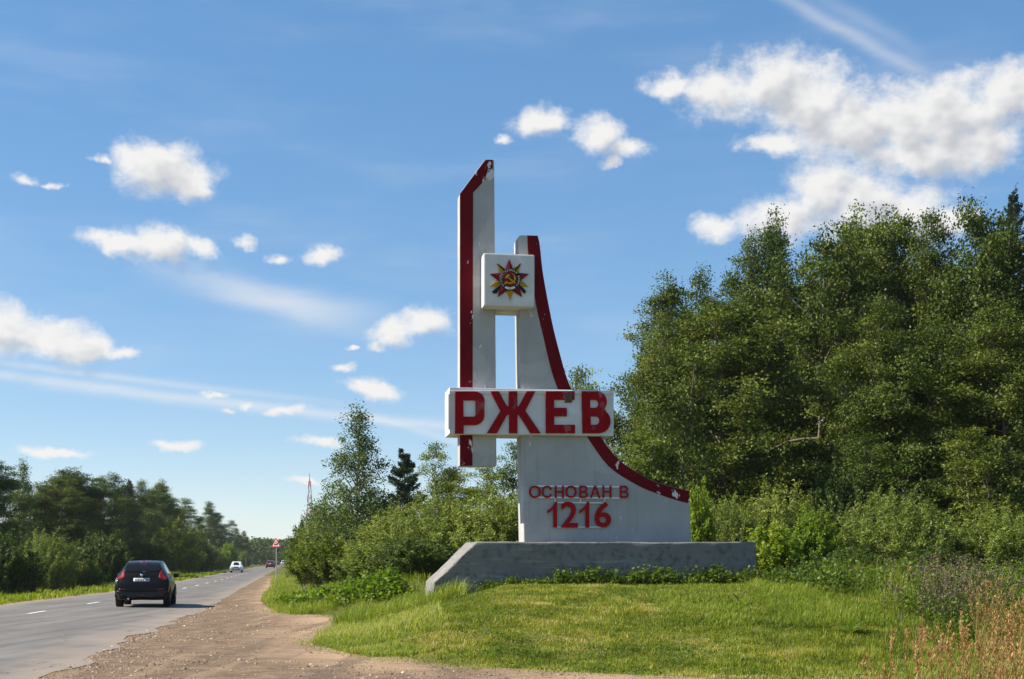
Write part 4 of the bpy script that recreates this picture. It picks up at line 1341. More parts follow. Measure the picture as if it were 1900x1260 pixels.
def blades(X, Y, Ln, Wd, tone, lean=.45, z0=0.0, g=rng, wind=(0.15, 0.0)):
    """single bent blades, one triangle pair each"""
    n = len(X)
    Z = hgt(X, Y) + z0
    az = g.random(n) * 6.283
    dx, dy = np.cos(az), np.sin(az)
    ln = lean * g.random(n) + .05
    B = np.stack([X, Y, Z - .01], 1)
    side = np.stack([-dy, dx, 0 * dx], 1) * (Wd * .5)[:, None]
    mid = B + np.stack([dx * ln * .35 + wind[0] * .3, dy * ln * .35 + wind[1] * .3, np.full(n, .62)], 1) * Ln[:, None]
    tip = B + np.stack([dx * ln + wind[0], dy * ln + wind[1], 1 - .45 * ln], 1) * Ln[:, None]
    V = np.stack([B - side, B + side, mid + side * .75, mid - side * .75, tip + side * .08, tip - side * .08], 1).reshape(-1, 3)
    i = np.arange(n)[:, None] * 6
    Fq = np.concatenate([i + np.array([[0, 1, 2, 3]]), i + np.array([[3, 2, 4, 5]])], 1).reshape(-1, 4)
    return V, Fq, np.repeat(tone, 2)


def tri_blades(X, Y, Ln, Wd, tone, g=rng, lean=.8):
    n = len(X)
    Z = hgt(X, Y)
    az = g.random(n) * 6.283; dx, dy = np.cos(az), np.sin(az); ln = lean * g.random(n)
    B = np.stack([X, Y, Z - .012], 1)
    side = np.stack([-dy, dx, 0 * dx], 1) * (Wd * .5)[:, None]
    tip = B + np.stack([dx * ln, dy * ln, 1 - .4 * ln], 1) * Ln[:, None]
    V = np.stack([B - side, B + side, tip], 1).reshape(-1, 3)
    return V, np.arange(n * 3).reshape(-1, 3), tone


def in_frame(X, Y, m=1.5): return np.abs(X) < .40 * Y + m


MON_INV = None


def off_plinth(X, Y, m=0.0):
    s = (X - MX) * ca + (Y - MY) * sa; d = -(X - MX) * sa + (Y - MY) * ca
    return ~((s > -3.35 - m) & (s < 5.4 + m) & (d > -.72 - m) & (d < 1.5 + m))


def build_grass():
    g = np.random.default_rng(31)
    # mown lawn on the mound
    n = 580000
    Y = 16.3 + 18.5 * g.random(n) ** 1.15
    X = dirt_x(Y) + (12.5 - dirt_x(Y)) * g.random(n)
    d = X - dirt_x(Y)
    rag = .55 * (vn.fbm(X * .9, Y * .9, 4) - .5)
    edge = np.minimum(d, (Y - 17.2 - .12 * np.clip(X, -2, 20)) * .8) + rag * 1.2
    keep = in_frame(X, Y) & off_plinth(X, Y) & (edge > 0) & (g.random(n) < np.clip(edge / 1.0, .25, 1))
    X, Y, d, edge = X[keep], Y[keep], d[keep], edge[keep]; n = len(X)
    patch = vn.fbm(X * .45, Y * .45, 4); pt2 = vn.fbm(X * 1.6 + 9, Y * 1.6, 3)
    lush = sstep((X - 3.0) / 4)
    dry = np.maximum(sstep((1.8 - edge) / 1.6), .9 * sstep((vn.fbm(X * .9 + 70, Y * .9, 3) - .56) / .12))
    tone = np.clip(.45 + (patch - .5) * .6 + (pt2 - .5) * .9 + (vn(X * 9, Y * 9) - .5) * .45 + g.normal(0, .22, n) + dry * .30 - lush * .10, 0, 1)
    pt3 = vn.fbm(X * 4.5, Y * 4.5 + 50, 2)
    Ln = (.030 + .040 * g.random(n) + .05 * lush * g.random(n)) * (.35 + 1.0 * pt2 + .55 * pt3) * (1 - .35 * dry)
    V, Fq, tn = tri_blades(X, Y, Ln * 1.35, .013 + .013 * g.random(n), tone, g, 1.9)
    # fragments: small round leaves of clover and plantain
    m = 80000
    k = g.integers(0, n, m)
    C = np.stack([X[k] + g.normal(0, .03, m), Y[k] + g.normal(0, .03, m), hgt(X[k], Y[k]) + .02 + .035 * g.random(m)], 1)
    sel = vn.fbm(C[:, 0] * .8 + 30, C[:, 1] * .8, 3) > .5
    o = tag(mobj('lawn_grass', np_mesh('lawn_grass', V, Fq, tn), L_GRASS), 'short mown grass covering the mound in front of the plinth', 'grass', kind='stuff')
    V, Fq, tn = leaf_quads(C[sel], g.uniform(.020, .048, sel.sum()), np.clip(g.normal(.5, .2, sel.sum()), 0, 1), .8, 1.4, None, g)
    tag(mobj('lawn_clover', np_mesh('lawn_clover', V, Fq, tn), L_WEED), 'small round-leaved clover mixed into the lawn', 'clover', kind='stuff')

    # longer grass: left shoulder of the mound, lush slope on the right, foot of the thicket and round the plinth
    Xs, Ys, Ls, Ts = [], [], [], []

    def patch_of(n, xf, yf, L0, L1, t0, keepf=None):
        u, v = g.random(n), g.random(n)
        y = yf(v); x = xf(u, y)
        nz_ = vn.fbm(x * 1.2, y * 1.2, 3)
        k = in_frame(x, y, 2) & off_plinth(x, y) & (nz_ > .30)
        if keepf is not None: k &= keepf(x, y)
        x, y, nz_ = x[k], y[k], nz_[k]
        Xs.append(x); Ys.append(y); Ls.append((L0 + (L1 - L0) * g.random(len(x))) * (.5 + nz_)); Ts.append(np.clip(t0 + (nz_ - .5) * .7 + g.normal(0, .15, len(x)), 0, 1))
    patch_of(21000, lambda u, y: dirt_x(y) - .05 + 2.4 * u ** 1.3, lambda v: 23.5 + 14 * v, .06, .27, .70)
    patch_of(11000, lambda u, y: dirt_x(y) - .1 + 1.0 * u, lambda v: 21.5 + 6 * v, .08, .20, .68)
    patch_of(9000, lambda u, y: -4.4 + 3.2 * u, lambda v: 31.5 + 5.0 * v, .25, .60, .48)
    patch_of(27000, lambda u, y: 5.0 + 4.3 * u + .12 * (y - 25), lambda v: 24 + 8.5 * v, .08, .30, .45)
    patch_of(9000, lambda u, y: 3.0 + 3 * u, lambda v: 24 + 8 * v, .07, .18, .42)
    patch_of(15000, lambda u, y: dirt_x(y) - .1 + 3.0 * u, lambda v: 38.5 + 34 * v ** 1.3, .14, .34, .50)
    patch_of(5000, lambda u, y: dirt_x(y) - .05 + 2.4 * u, lambda v: 70 + 60 * v, .2, .45, .6)
    patch_of(2600, lambda u, y: -3.0 + 9.5 * u, lambda v: 32.0 + 1.9 * v, .12, .36, .30, lambda x, y: ((-(x - MX) * sa + (y - MY) * ca) < -.72) & ((-(x - MX) * sa + (y - MY) * ca) > -1.25))
    patch_of(8000, lambda u, y: 8.0 + 9 * u, lambda v: 27 + 10 * v, .3, .8, .55)
    patch_of(9000, lambda u, y: -10.5 + 8 * u, lambda v: 36 + 11 * v, .15, .45, .45, lambda x, y: x > dirt_x(y) + .1)
    patch_of(7000, lambda u, y: dirt_x(y) + .25 - .75 * u ** 2, lambda v: 17.5 + 24 * v, .03, .12, .6)
    for i in range(330):                          # coarse tufts standing in the mown lawn
        ty = g.uniform(18.5, 32.5); tx = float(dirt_x(ty)) + .8 + (10.5 - float(dirt_x(ty))) * g.random()
        k = int(g.integers(14, 46)); rr_ = g.uniform(.05, .16)
        x = tx + g.normal(0, rr_, k); y = ty + g.normal(0, rr_, k)
        ok = off_plinth(x, y) & in_frame(x, y, 2); x, y = x[ok], y[ok]
        Xs.append(x); Ys.append(y); Ls.append(g.uniform(.06, .17) * g.uniform(.6, 1.2, len(x))); Ts.append(np.clip(g.uniform(.05, .55) + g.normal(0, .1, len(x)), 0, 1))
    X, Y, L_, T_ = map(np.concatenate, (Xs, Ys, Ls, Ts))
    V, Fq, tn = blades(X, Y, L_, .006 + .006 * g.random(len(X)) + .0001 * Y, T_, 1.5, 0, g, (.05, -.02))
    tag(mobj('long_grass', np_mesh('long_grass', V, Fq, tn), L_LONG), 'long unmown grass on the edges of the mound and below the thicket', 'long grass', kind='stuff')

    # bright verge across the road
    n = 30000
    Y = 36 + 150 * g.random(n) ** 1.9; u = g.random(n)
    X = road_l(Y) - .35 - 6.2 * u ** 1.0 * (1 + .004 * Y) + .5 * (vn.fbm(Y * .5, Y * 0, 3) - .5)
    k = in_frame(X, Y, 6)
    X, Y, u = X[k], Y[k], u[k]
    V, Fq, tn = blades(X, Y, (.14 + .28 * g.random(len(X))) * (.6 + .8 * u) * (.6 + .8 * vn(X * .8, Y * .8)), .014 + .0006 * Y, np.clip(g.normal(.55, .2, len(X)), 0, 1), .6, 0, g)
    tag(mobj('verge_grass', np_mesh('verge_grass', V, Fq, tn), L_VERGE), 'bright green grass verge across the road', 'grass verge', kind='stuff')


def leafy_weeds(name, spots, mat, label, cat, seed):
    """clumps of broad-leaved weeds: upright stalks, lobed leaves"""
    g = np.random.default_rng(seed)
    C, S, T, paths = [], [], [], []
    for (x, y, r, h, n, ls) in spots:
        tl = g.normal(0, .08)
        for i in range(n):
            a, q = g.random() * 6.283, math.sqrt(g.random()) * r
            bx, by = x + math.cos(a) * q, y + math.sin(a) * q
            if not off_plinth(np.array([bx]), np.array([by]))[0]: continue
            bz = float(hgt(bx, by)); hh = h * g.uniform(.5, 1.1)
            tip = np.array([bx + g.normal(0, .06), by + g.normal(0, .06), bz + hh])
            paths.append((np.array([[bx, by, bz - .03], tip]), np.array([.006, .003]), 3))
            k = 7
            f = g.uniform(.25, 1.0, k)
            p = np.array([bx, by, bz]) + (tip - np.array([bx, by, bz])) * f[:, None] + g.normal(0, ls * .75, (k, 3)) * np.array([1, 1, .35])
            C.append(p); S.append(ls * g.uniform(.6, 1.25, k)); T.append(np.clip(.5 + tl + g.normal(0, .17, k), 0, 1))
    C, S, T = np.concatenate(C), np.concatenate(S), np.concatenate(T)
    V, Fq, tn = leaf_quads(C, S, T, .85, 1.0, None, g)
    tv, tf = tubes(paths)
    Vt = np.concatenate([V, tv]); Ft = np.concatenate([Fq, tf + len(V)]); Tt = np.concatenate([tn, np.full(len(tf), .35)])
    tag(mobj(name, np_mesh(name, Vt, Ft, Tt), mat), label, cat, kind='stuff')


def wpt(px, Y): return (px - CX) / F * Y


def build_weeds():
    g = np.random.default_rng(41)
    sp = []
    for px in np.arange(900, 1450, 13):           # along the foot of the plinth
        s0, _ = mp(px, 1080, -.95)
        X = MX + s0 * ca + .98 * sa; Y = MY + s0 * sa - .98 * ca
        big = (px > 1040)
        sp.append((X, Y + .02, .20, (.36 if big else .20) * g.uniform(.35, 1.5), 26 if big else 18, .085 if big else .06))
    for px, Y in ((1430, 34), (1470, 34.5), (1500, 34), (1540, 33.5), (1455, 33), (1520, 35)):
        sp.append((wpt(px, Y), Y, .5, .45, 60, .10))
    leafy_weeds('foot_weeds', sp, L_WEED, 'dark leafy weeds growing along the foot of the plinth', 'weeds', 42)
    sp = [(wpt(px, Y), Y, r, h, n, .13) for px, Y, r, h, n in
          ((545, 43, .7, .45, 90), (572, 42, .8, .55, 120), (600, 42.5, .7, .46, 90), (650, 39, .6, .6, 90), (675, 38.6, .7, .7, 120), (700, 38.2, .7, .75, 130), (722, 38, .5, .6, 90), (740, 37.5, .5, .3, 40), (560, 40.5, .5, .22, 40))]
    leafy_weeds('butterbur_patch', sp, L_BRIGHT, 'bright green broad-leaved plants at the foot of the roadside thicket', 'weeds', 43)
    sp = []
    for i in range(70):
        Y = g.uniform(29, 37); px = g.uniform(1480, 1960)
        sp.append((wpt(px, Y), Y, .55, g.uniform(.4, .9), 26, .08))
    for i in range(46):
        Y = g.uniform(22, 29); px = g.uniform(1690 + (29 - Y) * 6, 1960)
        sp.append((wpt(px, Y), Y, .5, g.uniform(.35, .8), 26, .07))
    leafy_weeds('meadow_weeds', sp, L_WEED, 'tangled green weeds between the lawn and the shrubs on the right', 'weeds', 44)
    # thistles gone to seed, with a few yellow blooms
    C, paths = [], []
    for i in range(170):
        Y = g.uniform(22.5, 29.5); px = g.normal(1765, 60); X = wpt(px, Y); z = float(hgt(X, Y)); h = g.uniform(.55, 1.05)
        t = np.array([X + g.normal(0, .1), Y + g.normal(0, .1), z + h])
        paths.append((np.array([[X, Y, z - .02], t]), np.array([.006, .003]), 3))
        for q in range(7): C.append(t + g.normal(0, 1, 3) * np.array([.10, .10, .10]))
    C = np.array(C)
    C = np.repeat(C, 4, 0) + g.normal(0, .014, (len(C) * 4, 3))
    tone = np.clip(np.repeat(g.random(len(C) // 4) * .86 + (g.random(len(C) // 4) < .015) * .5, 4), 0, 1)
    V, Fq, tn = leaf_quads(C, g.uniform(.028, .05, len(C)), tone, .8, .3, None, g)
    tv, tf = tubes(paths)
    tag(mobj('seeding_thistles', np_mesh('seeding_thistles', np.concatenate([V, tv]), np.concatenate([Fq, tf + len(V)]), np.concatenate([tn, np.full(len(tf), .4)])), L_PURPLE),
        'purplish-brown thistles gone to seed right of the lawn', 'thistles', kind='stuff')
    # dry reed grass with feathery plumes in the near corner
    P = []
    for i in range(150):
        Y = g.uniform(9.0, 14.0); lo = 1590 + (Y - 9) * 22; px = lo + (1960 - lo) * g.random() ** .75
        P.append((wpt(px, Y), Y, g.uniform(.62, 1.02) + .03 * (Y - 9), 1.0))
    for i in range(150):
        Y = g.uniform(17, 24); px = g.uniform(1795 + (24 - Y) * 3, 1990)
        P.append((wpt(px, Y), Y, g.uniform(.7, 1.25), .7))
    for px in (1574, 1612, 1640, 1660): P.append((wpt(px, 11.5), 11.5, .55, .9))
    C, S, T, D, paths = [], [], [], [], []
    bx, by, bl = [], [], []
    for (x, y, h, k) in P:
        z = float(hgt(x, y)); lean = g.normal(0, .19, 2) + np.array([.05, 0])
        base = np.array([x, y, z - .02]); tip = base + np.array([lean[0] * h, lean[1] * h, h])
        paths.append((np.array([base, (base + tip) / 2 - np.array([lean[0] * .12, 0, 0]), tip]), np.array([.0035, .003, .0015]), 3))
        pl = .20 * k * g.uniform(.7, 1.25); m = int(46 * k)
        f = g.random(m)
        ax = unit(tip - base)
        c = tip - ax * pl * f[:, None] + g.normal(0, .011, (m, 3)) * (np.sin(np.clip(f * .9 + .08, 0, 1) * math.pi))[:, None]
        C.append(c); S.append(g.uniform(.022, .045, m)); T.append(np.clip(g.normal(.66, .20, m), 0, 1)); D.append(np.repeat(ax[None], m, 0))
        nb = 9 if k >= .9 else 5
        bx += list(x + g.normal(0, .05, nb)); by += list(y + g.normal(0, .05, nb)); bl += list(h * g.uniform(.4, .85, nb))
    C, S, T, D = np.concatenate(C), np.concatenate(S), np.concatenate(T), np.concatenate(D)
    n = len(C); dv = unit(D + g.normal(0, .35, (n, 3))); N = unit(np.cross(dv, g.normal(0, 1, (n, 3)))); s = S[:, None]
    V = np.stack([C, C + dv * s * .5 + N * s * .16, C + dv * s, C + dv * s * .5 - N * s * .16], 1).reshape(-1, 3)
    Fq = np.arange(n * 4).reshape(-1, 4)
    tv, tf = tubes(paths)
    bv, bf, bt = blades(np.array(bx), np.array(by), np.array(bl), np.full(len(bx), .009), np.clip(g.normal(.32, .2, len(bx)), 0, 1), .5, 0, g)
    tag(mobj('reed_grass', np_mesh('reed_grass', np.concatenate([V, tv, bv]), np.concatenate([Fq, tf + len(V), bf + len(V) + len(tv)]), np.concatenate([T, np.full(len(tf), .6), bt])), L_DRY),
        'dry reed grass with feathery rust-coloured plumes in the near right corner', 'reed grass', kind='stuff')
    # green stalks among it
    X, Y = [], []
    for i in range(5200):
        y = g.uniform(9.2, 17); lo = 1560 + (y - 9) * 18; px = lo + (1980 - lo) * g.random()
        X.append(wpt(px, y)); Y.append(y)
    X, Y = np.array(X), np.array(Y)
    V, Fq, tn = blades(X, Y, g.uniform(.2, .62, len(X)), np.full(len(X), .010), np.clip(g.normal(.55, .22, len(X)), 0, 1), .6, 0, g)
    tag(mobj('corner_grass', np_mesh('corner_grass', V, Fq, tn), L_LONG), 'green grass growing among the dry plumes in the near right corner', 'grass', kind='stuff')


def build_dock(px, Y, h, n, seed, label):
    """a rosette of long broad leaves standing in the grass"""
    g = np.random.default_rng(seed)
    X = wpt(px, Y); o = empty('dock_plant', (X, Y, float(hgt(X, Y)) - .01))
    tag(o, label, 'plant', 'dock plants in the lawn')
    for i in range(n):
        az = i * 2.4 + g.normal(0, .3); el = g.uniform(.7, 1.4) if i < n // 3 else g.uniform(.25, .8); L = h * g.uniform(.6, 1.0); w = L * .16
        d = np.array([math.cos(az) * math.cos(el), math.sin(az) * math.cos(el), math.sin(el)]); sd = np.array([-math.sin(az), math.cos(az), 0])
        V = []
        for f, ww in ((0, .12), (.25, .6), (.5, 1.0), (.75, .8), (1.0, .05)):
            c = d * L * f + np.array([0, 0, -.35 * L * f * f * math.cos(el)])
            up_ = np.array([0, 0, .35 * w * ww])
            V += [c - sd * w * ww + up_, c, c + sd * w * ww + up_]
        Fc = [(a * 3 + b, a * 3 + b + 1, a * 3 + b + 4, a * 3 + b + 3) for a in range(4) for b in range(2)]
        me = np_mesh('leaf', np.array(V), np.array(Fc), np.full(len(Fc), np.clip(g.normal(.62, .15), 0, 1)), True)
        mobj('leaf', me, L_WEED, o)


build_grass()
build_weeds()
build_dock(1379, 27.0, .52, 8, 1, 'upright dock plant with long leaves in the upper right of the lawn')
build_dock(1577, 23.4, .42, 11, 2, 'spreading pale dock rosette low on the right slope of the lawn')
# ------------------------------------------------------------------ vehicles
M_CARBLACK = simple('black_car_paint', (.007, .006, .005), .32, .1, 3, 0, 0, .12, .18)
M_CARWHITE = simple('white_car_paint', (.62, .63, .64), .3, .06, 3, 0, 0, .6)
M_CARRED = simple('dark_red_car_paint', (.13, .012, .014), .25, .08, 3, 0, 0, .8)
M_CARBLUE = simple('dark_car_paint', (.05, .012, .02), .25, .08, 3, 0, 0, .8)
M_PLASTIC = simple('black_plastic', (.016, .016, .017), .55, .15, 20)
M_TYRE = simple('tyre_rubber', (.014, .014, .014), .85, .2, 30, .2)
M_RIM = simple('wheel_alloy', (.38, .38, .39), .3, .1, 10, 0, .9)
M_CHROME = simple('chrome', (.75, .75, .76), .12, .05, 10, 0, 1.0)
M_LAMPRED = simple('lamp_red', (.22, .003, .003), .3, .3, 12, 0, 0, .3)
M_LAMPAMB = simple('lamp_amber', (.60, .16, .02), .15, .2, 12, 0, 0, .8)
M_LAMPCLR = simple('lamp_clear', (.55, .55, .56), .12, .1, 12, 0, .3, .8)
M_PLATE = simple('number_plate', (.50, .51, .53), .4, .06, 10)
M_PLATEINK = simple('number_plate_print', (.06, .06, .065), .5, .1, 10)
M_GLASS = simple('tinted_car_glass', (.008, .008, .009), .10, .1, 2, 0, 0, .0, .35)


def crom(A, n):
    """resample rows of control points with Catmull-Rom"""
    A = np.asarray(A, float)
    P = np.concatenate([2 * A[:1] - A[1:2], A, 2 * A[-1:] - A[-2:-1]])
    out = []
    for i in range(1, len(P) - 2):
        for j in range(n):
            t = j / n
            out.append(.5 * (2 * P[i] + (P[i + 1] - P[i - 1]) * t + (2 * P[i - 1] - 5 * P[i] + 4 * P[i + 1] - P[i + 2]) * t * t + (3 * P[i] - P[i - 1] - 3 * P[i + 1] + P[i + 2]) * t ** 3))
    out.append(P[-2])
    return np.array(out)


def car_body(st, k=4, kr=3):
    """loft through cross-sections (y, zb, w_sill, w_mid, z_mid, w_sh, z_sh, w_top, z_top); returns mesh and BVH"""
    rings = []
    for (y, zb, ws, wm, zm, wh, zh, wt, zt) in st:
        r = [(0, y, zb), (ws * .90, y, zb), (ws, y, zb + .10), (wm, y, zm), (wh, y, zh), (wt, y, zt - .05), (wt * .82, y, zt - .004), (wt * .4, y, zt + .012), (0, y, zt + .016)]
        rings.append(r)
    A = np.array(rings)                                    # stations x ring x 3
    S = crom(A.reshape(len(st), -1), k).reshape(-1, A.shape[1], 3)
    Rg = np.stack([crom(S[i], kr) for i in range(len(S))])
    left = Rg[:, 1:-1][:, ::-1].copy(); left[..., 0] *= -1
    full = np.concatenate([Rg, left], 1)
    full[..., 0] = np.where(np.abs(full[..., 0]) < 1e-4, 0, full[..., 0])
    n, m = full.shape[:2]
    V = full.reshape(-1, 3)
    Fc = [(i * m + j, i * m + (j + 1) % m, (i + 1) * m + (j + 1) % m, (i + 1) * m + j) for i in range(n - 1) for j in range(m)]
    bm = bmesh.new()
    vs = [bm.verts.new(v) for v in V]
    for f in Fc: bm.faces.new([vs[i] for i in f])
    bm.faces.new(vs[:m]); bm.faces.new(vs[-m:])
    bmesh.ops.recalc_face_normals(bm, faces=bm.faces)
    bv = BVHTree.FromBMesh(bm)
    return bm_mesh('body', bm, True), bv


def decal(bv, poly, axis, sgn, lift=.008, thick=.012, cuts=3):
    """a panel laid on the body: outline (u, z) cast onto it along the axis, with its own thickness"""
    bm = bmesh.new()
    f = bm.faces.new([bm.verts.new((u, 0, z)) for u, z in poly])
    bmesh.ops.triangulate(bm, faces=[f])
    bmesh.ops.subdivide_edges(bm, edges=bm.edges[:], cuts=cuts, use_grid_fill=True)
    bmesh.ops.triangulate(bm, faces=bm.faces)
    last = None; bad = []
    for v in bm.verts:
        u, z = v.co.x, v.co.z
        if axis == 'y': o, d = Vector((u, -4 * sgn if sgn > 0 else 9, z)), Vector((0, sgn, 0))
        else: o, d = Vector((4 * sgn, u, z)), Vector((-sgn, 0, 0))
        h, nn, _, _ = bv.ray_cast(o, d)
        if h is None: bad.append(v); continue
        v.co = h - d * lift; last = h
    bmesh.ops.delete(bm, geom=bad, context='VERTS')
    r = bmesh.ops.extrude_face_region(bm, geom=bm.faces[:])
    off = (Vector((0, sgn, 0)) if axis == 'y' else Vector((-sgn, 0, 0))) * thick
    for v in [e for e in r['geom'] if isinstance(e, bmesh.types.BMVert)]: v.co += off
    return bm_mesh('panel', bm, True)


def wheel(parent, x, y, r, w, side):
    t = []
    prof = [(-w / 2, r * .62), (-w / 2, r * .93), (-w * .36, r), (w * .36, r), (w / 2, r * .93), (w / 2, r * .62)]
    n = 28
    V = [(x + a, y + math.cos(q / n * 6.28319) * b, r + math.sin(q / n * 6.28319) * b) for q in range(n) for a, b in prof]
    m = len(prof)
    Fc = [(q * m + j, q * m + j + 1, ((q + 1) % n) * m + j + 1, ((q + 1) % n) * m + j) for q in range(n) for j in range(m - 1)]
    wh = mobj('wheel', py_mesh('wheel', V, Fc, True), M_TYRE, parent)
    bms = [cyl_bm((x - side * w * .2, y, r), (x + side * w * .30, y, r), r * .63, 20)]
    for q in range(5):
        a = q / 5 * 6.283
        bms.append(cyl_bm((x + side * w * .34, y, r), (x + side * w * .36, y + math.cos(a) * r * .58, r + math.sin(a) * r * .58), .035, 5))
    mobj('rim', bm_mesh('rim', join_bm(bms)), M_RIM, wh)
    return wh


def car(name, label, loc, rz, stations, paint_m, spec, cat='car', scale=1.0):
    root = empty(name, loc, rz); root.scale = (scale,) * 3
    tag(root, label, cat, 'vehicles on the road')
    me, bv = car_body(stations)
    mobj('body', me, paint_m, root)
    for sx in (-1, 1):
        for y in spec['axles']:
            wheel(root, sx * spec['track'], y, spec['wheel'], spec.get('tyre', .215), sx)
    for nm, poly, ax, sg, m, mirror in spec['panels']:
        for mi in ((1, -1) if mirror else (1,)):
            if ax == 'y': pl = [(u * mi, z) for u, z in poly]; s2 = sg
            else: pl = poly; s2 = sg * mi
            mobj(nm, decal(bv, pl, ax, s2), m, root)
    for nm, bmf, m, mirror in spec.get('extras', []):
        for mi in ((1, -1) if mirror else (1,)):
            b = bmf(mi)
            mobj(nm, bm_mesh(nm, b, True), m, root)
    # wheel arches of dark plastic
    for sx in (-1, 1):
        for y in spec['axles']:
            n = 12; r = spec['wheel']
            ring = []
            for q in range(n + 1):
                a = math.pi * q / n
                for rr in (r * 1.02, r * 1.20): ring.append((y + math.cos(a) * rr, r + math.sin(a) * rr))
            V = [(sx * (spec['track'] + d), u, z) for d in (-.08, .118) for u, z in ring]
            k = len(ring); Fc = []
            for q in range(n):
                i = q * 2
                for o in (0, k): Fc.append((o + i, o + i + 1, o + i + 3, o + i + 2))
                Fc.append((i + 1, i + 3, k + i + 3, k + i + 1)); Fc.append((i, i + 2, k + i + 2, k + i))
            mobj('wheel_arch', py_mesh('wheel_arch', V, Fc), spec.get('arch', M_PLASTIC), root)
    return root


CROSS = [  # rounded crossover
    (0.00, .40, .58, .70, .56, .68, .66, .58, .74),
    (0.05, .31, .70, .84, .58, .80, .74, .70, .84),
    (0.14, .27, .76, .875, .60, .845, .88, .70, .98),
    (0.26, .25, .78, .885, .62, .86, .96, .655, 1.12),
    (0.50, .25, .78, .885, .64, .855, .99, .62, 1.32),
    (0.78, .25, .78, .885, .66, .84, 1.00, .575, 1.48),
    (1.25, .24, .78, .88, .68, .82, 1.00, .575, 1.545),
    (1.95, .24, .78, .875, .68, .82, .98, .59, 1.555),
    (2.55, .24, .78, .875, .68, .82, .96, .59, 1.49),
    (2.95, .24, .78, .88, .68, .82, .95, .62, 1.25),
    (3.25, .25, .78, .88, .66, .80, .92, .66, 1.06),
    (3.75, .27, .74, .86, .62, .76, .86, .62, .98),
    (4.02, .30, .66, .78, .58, .70, .76, .56, .86),
    (4.12, .38, .50, .60, .56, .56, .64, .46, .70),
]
CROSS_SPEC = dict(axles=(.78, 3.28), track=.775, wheel=.335, tyre=.225,
    panels=[
        ('rear_window', [(-.50, 1.47), (.50, 1.47), (.60, 1.20), (.56, 1.175), (-.56, 1.175), (-.60, 1.20)], 'y', 1, M_GLASS, False),
        ('tail_light', [(-.815, .93), (-.80, 1.00), (-.70, 1.08), (-.62, 1.26), (-.57, 1.16), (-.55, 1.02), (-.60, .965), (-.70, .92)], 'y', 1, M_LAMPRED, True),
        ('reflector', [(-.72, .60), (-.72, .635), (-.50, .625), (-.50, .595)], 'y', 1, M_LAMPRED, True),
        ('number_plate', [(-.26, .875), (-.26, .985), (.26, .985), (.26, .875)], 'y', 1, M_PLATE, False),
        ('fog_lamp', [(-.075, .40), (-.075, .435), (.075, .435), (.075, .40)], 'y', 1, M_LAMPRED, False),
        ('side_window', [(.86, 1.14), (1.02, 1.40), (1.25, 1.46), (1.90, 1.47), (1.90, 1.04), (.98, 1.05)], 'x', 1, M_GLASS, True),
        ('side_window', [(1.98, 1.46), (2.30, 1.43), (2.72, 1.22), (2.90, 1.02), (1.98, 1.03)], 'x', 1, M_GLASS, True),
        ('windscreen', [(-.52, 1.46), (.52, 1.46), (.62, 1.10), (-.62, 1.10)], 'y', -1, M_GLASS, False),
        ('brake_lamp', [(-.12, 1.505), (-.12, 1.53), (.12, 1.53), (.12, 1.505)], 'y', 1, M_LAMPRED, False),
        ('rear_bumper', [(-.74, .34), (-.80, .56), (-.74, .57), (-.4, .52), (.4, .52), (.74, .57), (.80, .56), (.74, .34)], 'y', 1, M_PLASTIC, False),
        ('headlight', [(-.70, .72), (-.70, .80), (-.42, .78), (-.42, .70)], 'y', -1, M_LAMPCLR, True),
    ],
    extras=[
        ('badge', lambda s: cyl_bm((0, .085, 1.085), (0, .20, 1.085), .045, 16), M_CHROME, False),
        ('wiper', lambda s: cyl_bm((.02, .20, 1.19), (.30, .21, 1.21), .010, 5), M_PLASTIC, False),
        ('antenna', lambda s: cyl_bm((0, 1.0, 1.52), (0, .86, 1.64), .012, 6, .005), M_PLASTIC, False),
        ('exhaust', lambda s: cyl_bm((-.42, .02, .30), (-.42, .3, .30), .035, 10), M_CHROME, False),
        ('side_mirror', lambda s: box_bm(min(s * .86, s * 1.04), max(s * .86, s * 1.04), 2.55, 2.68, .98, 1.12, .035, 2), M_CARBLACK, True),
    ])
ESTATE = [  # square-shouldered old estate car, nose at the far end
    (0.00, .36, .60, .74, .55, .72, .80, .64, .88),
    (0.06, .28, .72, .79, .56, .78, .86, .66, 1.00),
    (0.16, .26, .74, .80, .58, .78, .88, .60, 1.36),
    (0.40, .25, .74, .80, .60, .78, .88, .57, 1.43),
    (1.20, .25, .74, .81, .60, .78, .88, .57, 1.45),
    (2.10, .25, .74, .81, .60, .78, .88, .57, 1.43),
    (2.45, .25, .74, .81, .60, .78, .88, .60, 1.22),
    (2.80, .25, .74, .81, .60, .77, .86, .68, .94),
    (3.60, .26, .74, .80, .58, .76, .82, .68, .89),
    (3.98, .27, .73, .79, .56, .75, .78, .68, .86),
    (4.06, .30, .70, .77, .52, .73, .68, .66, .74),
    (4.10, .36, .60, .70, .50, .68, .58, .60, .64),
]
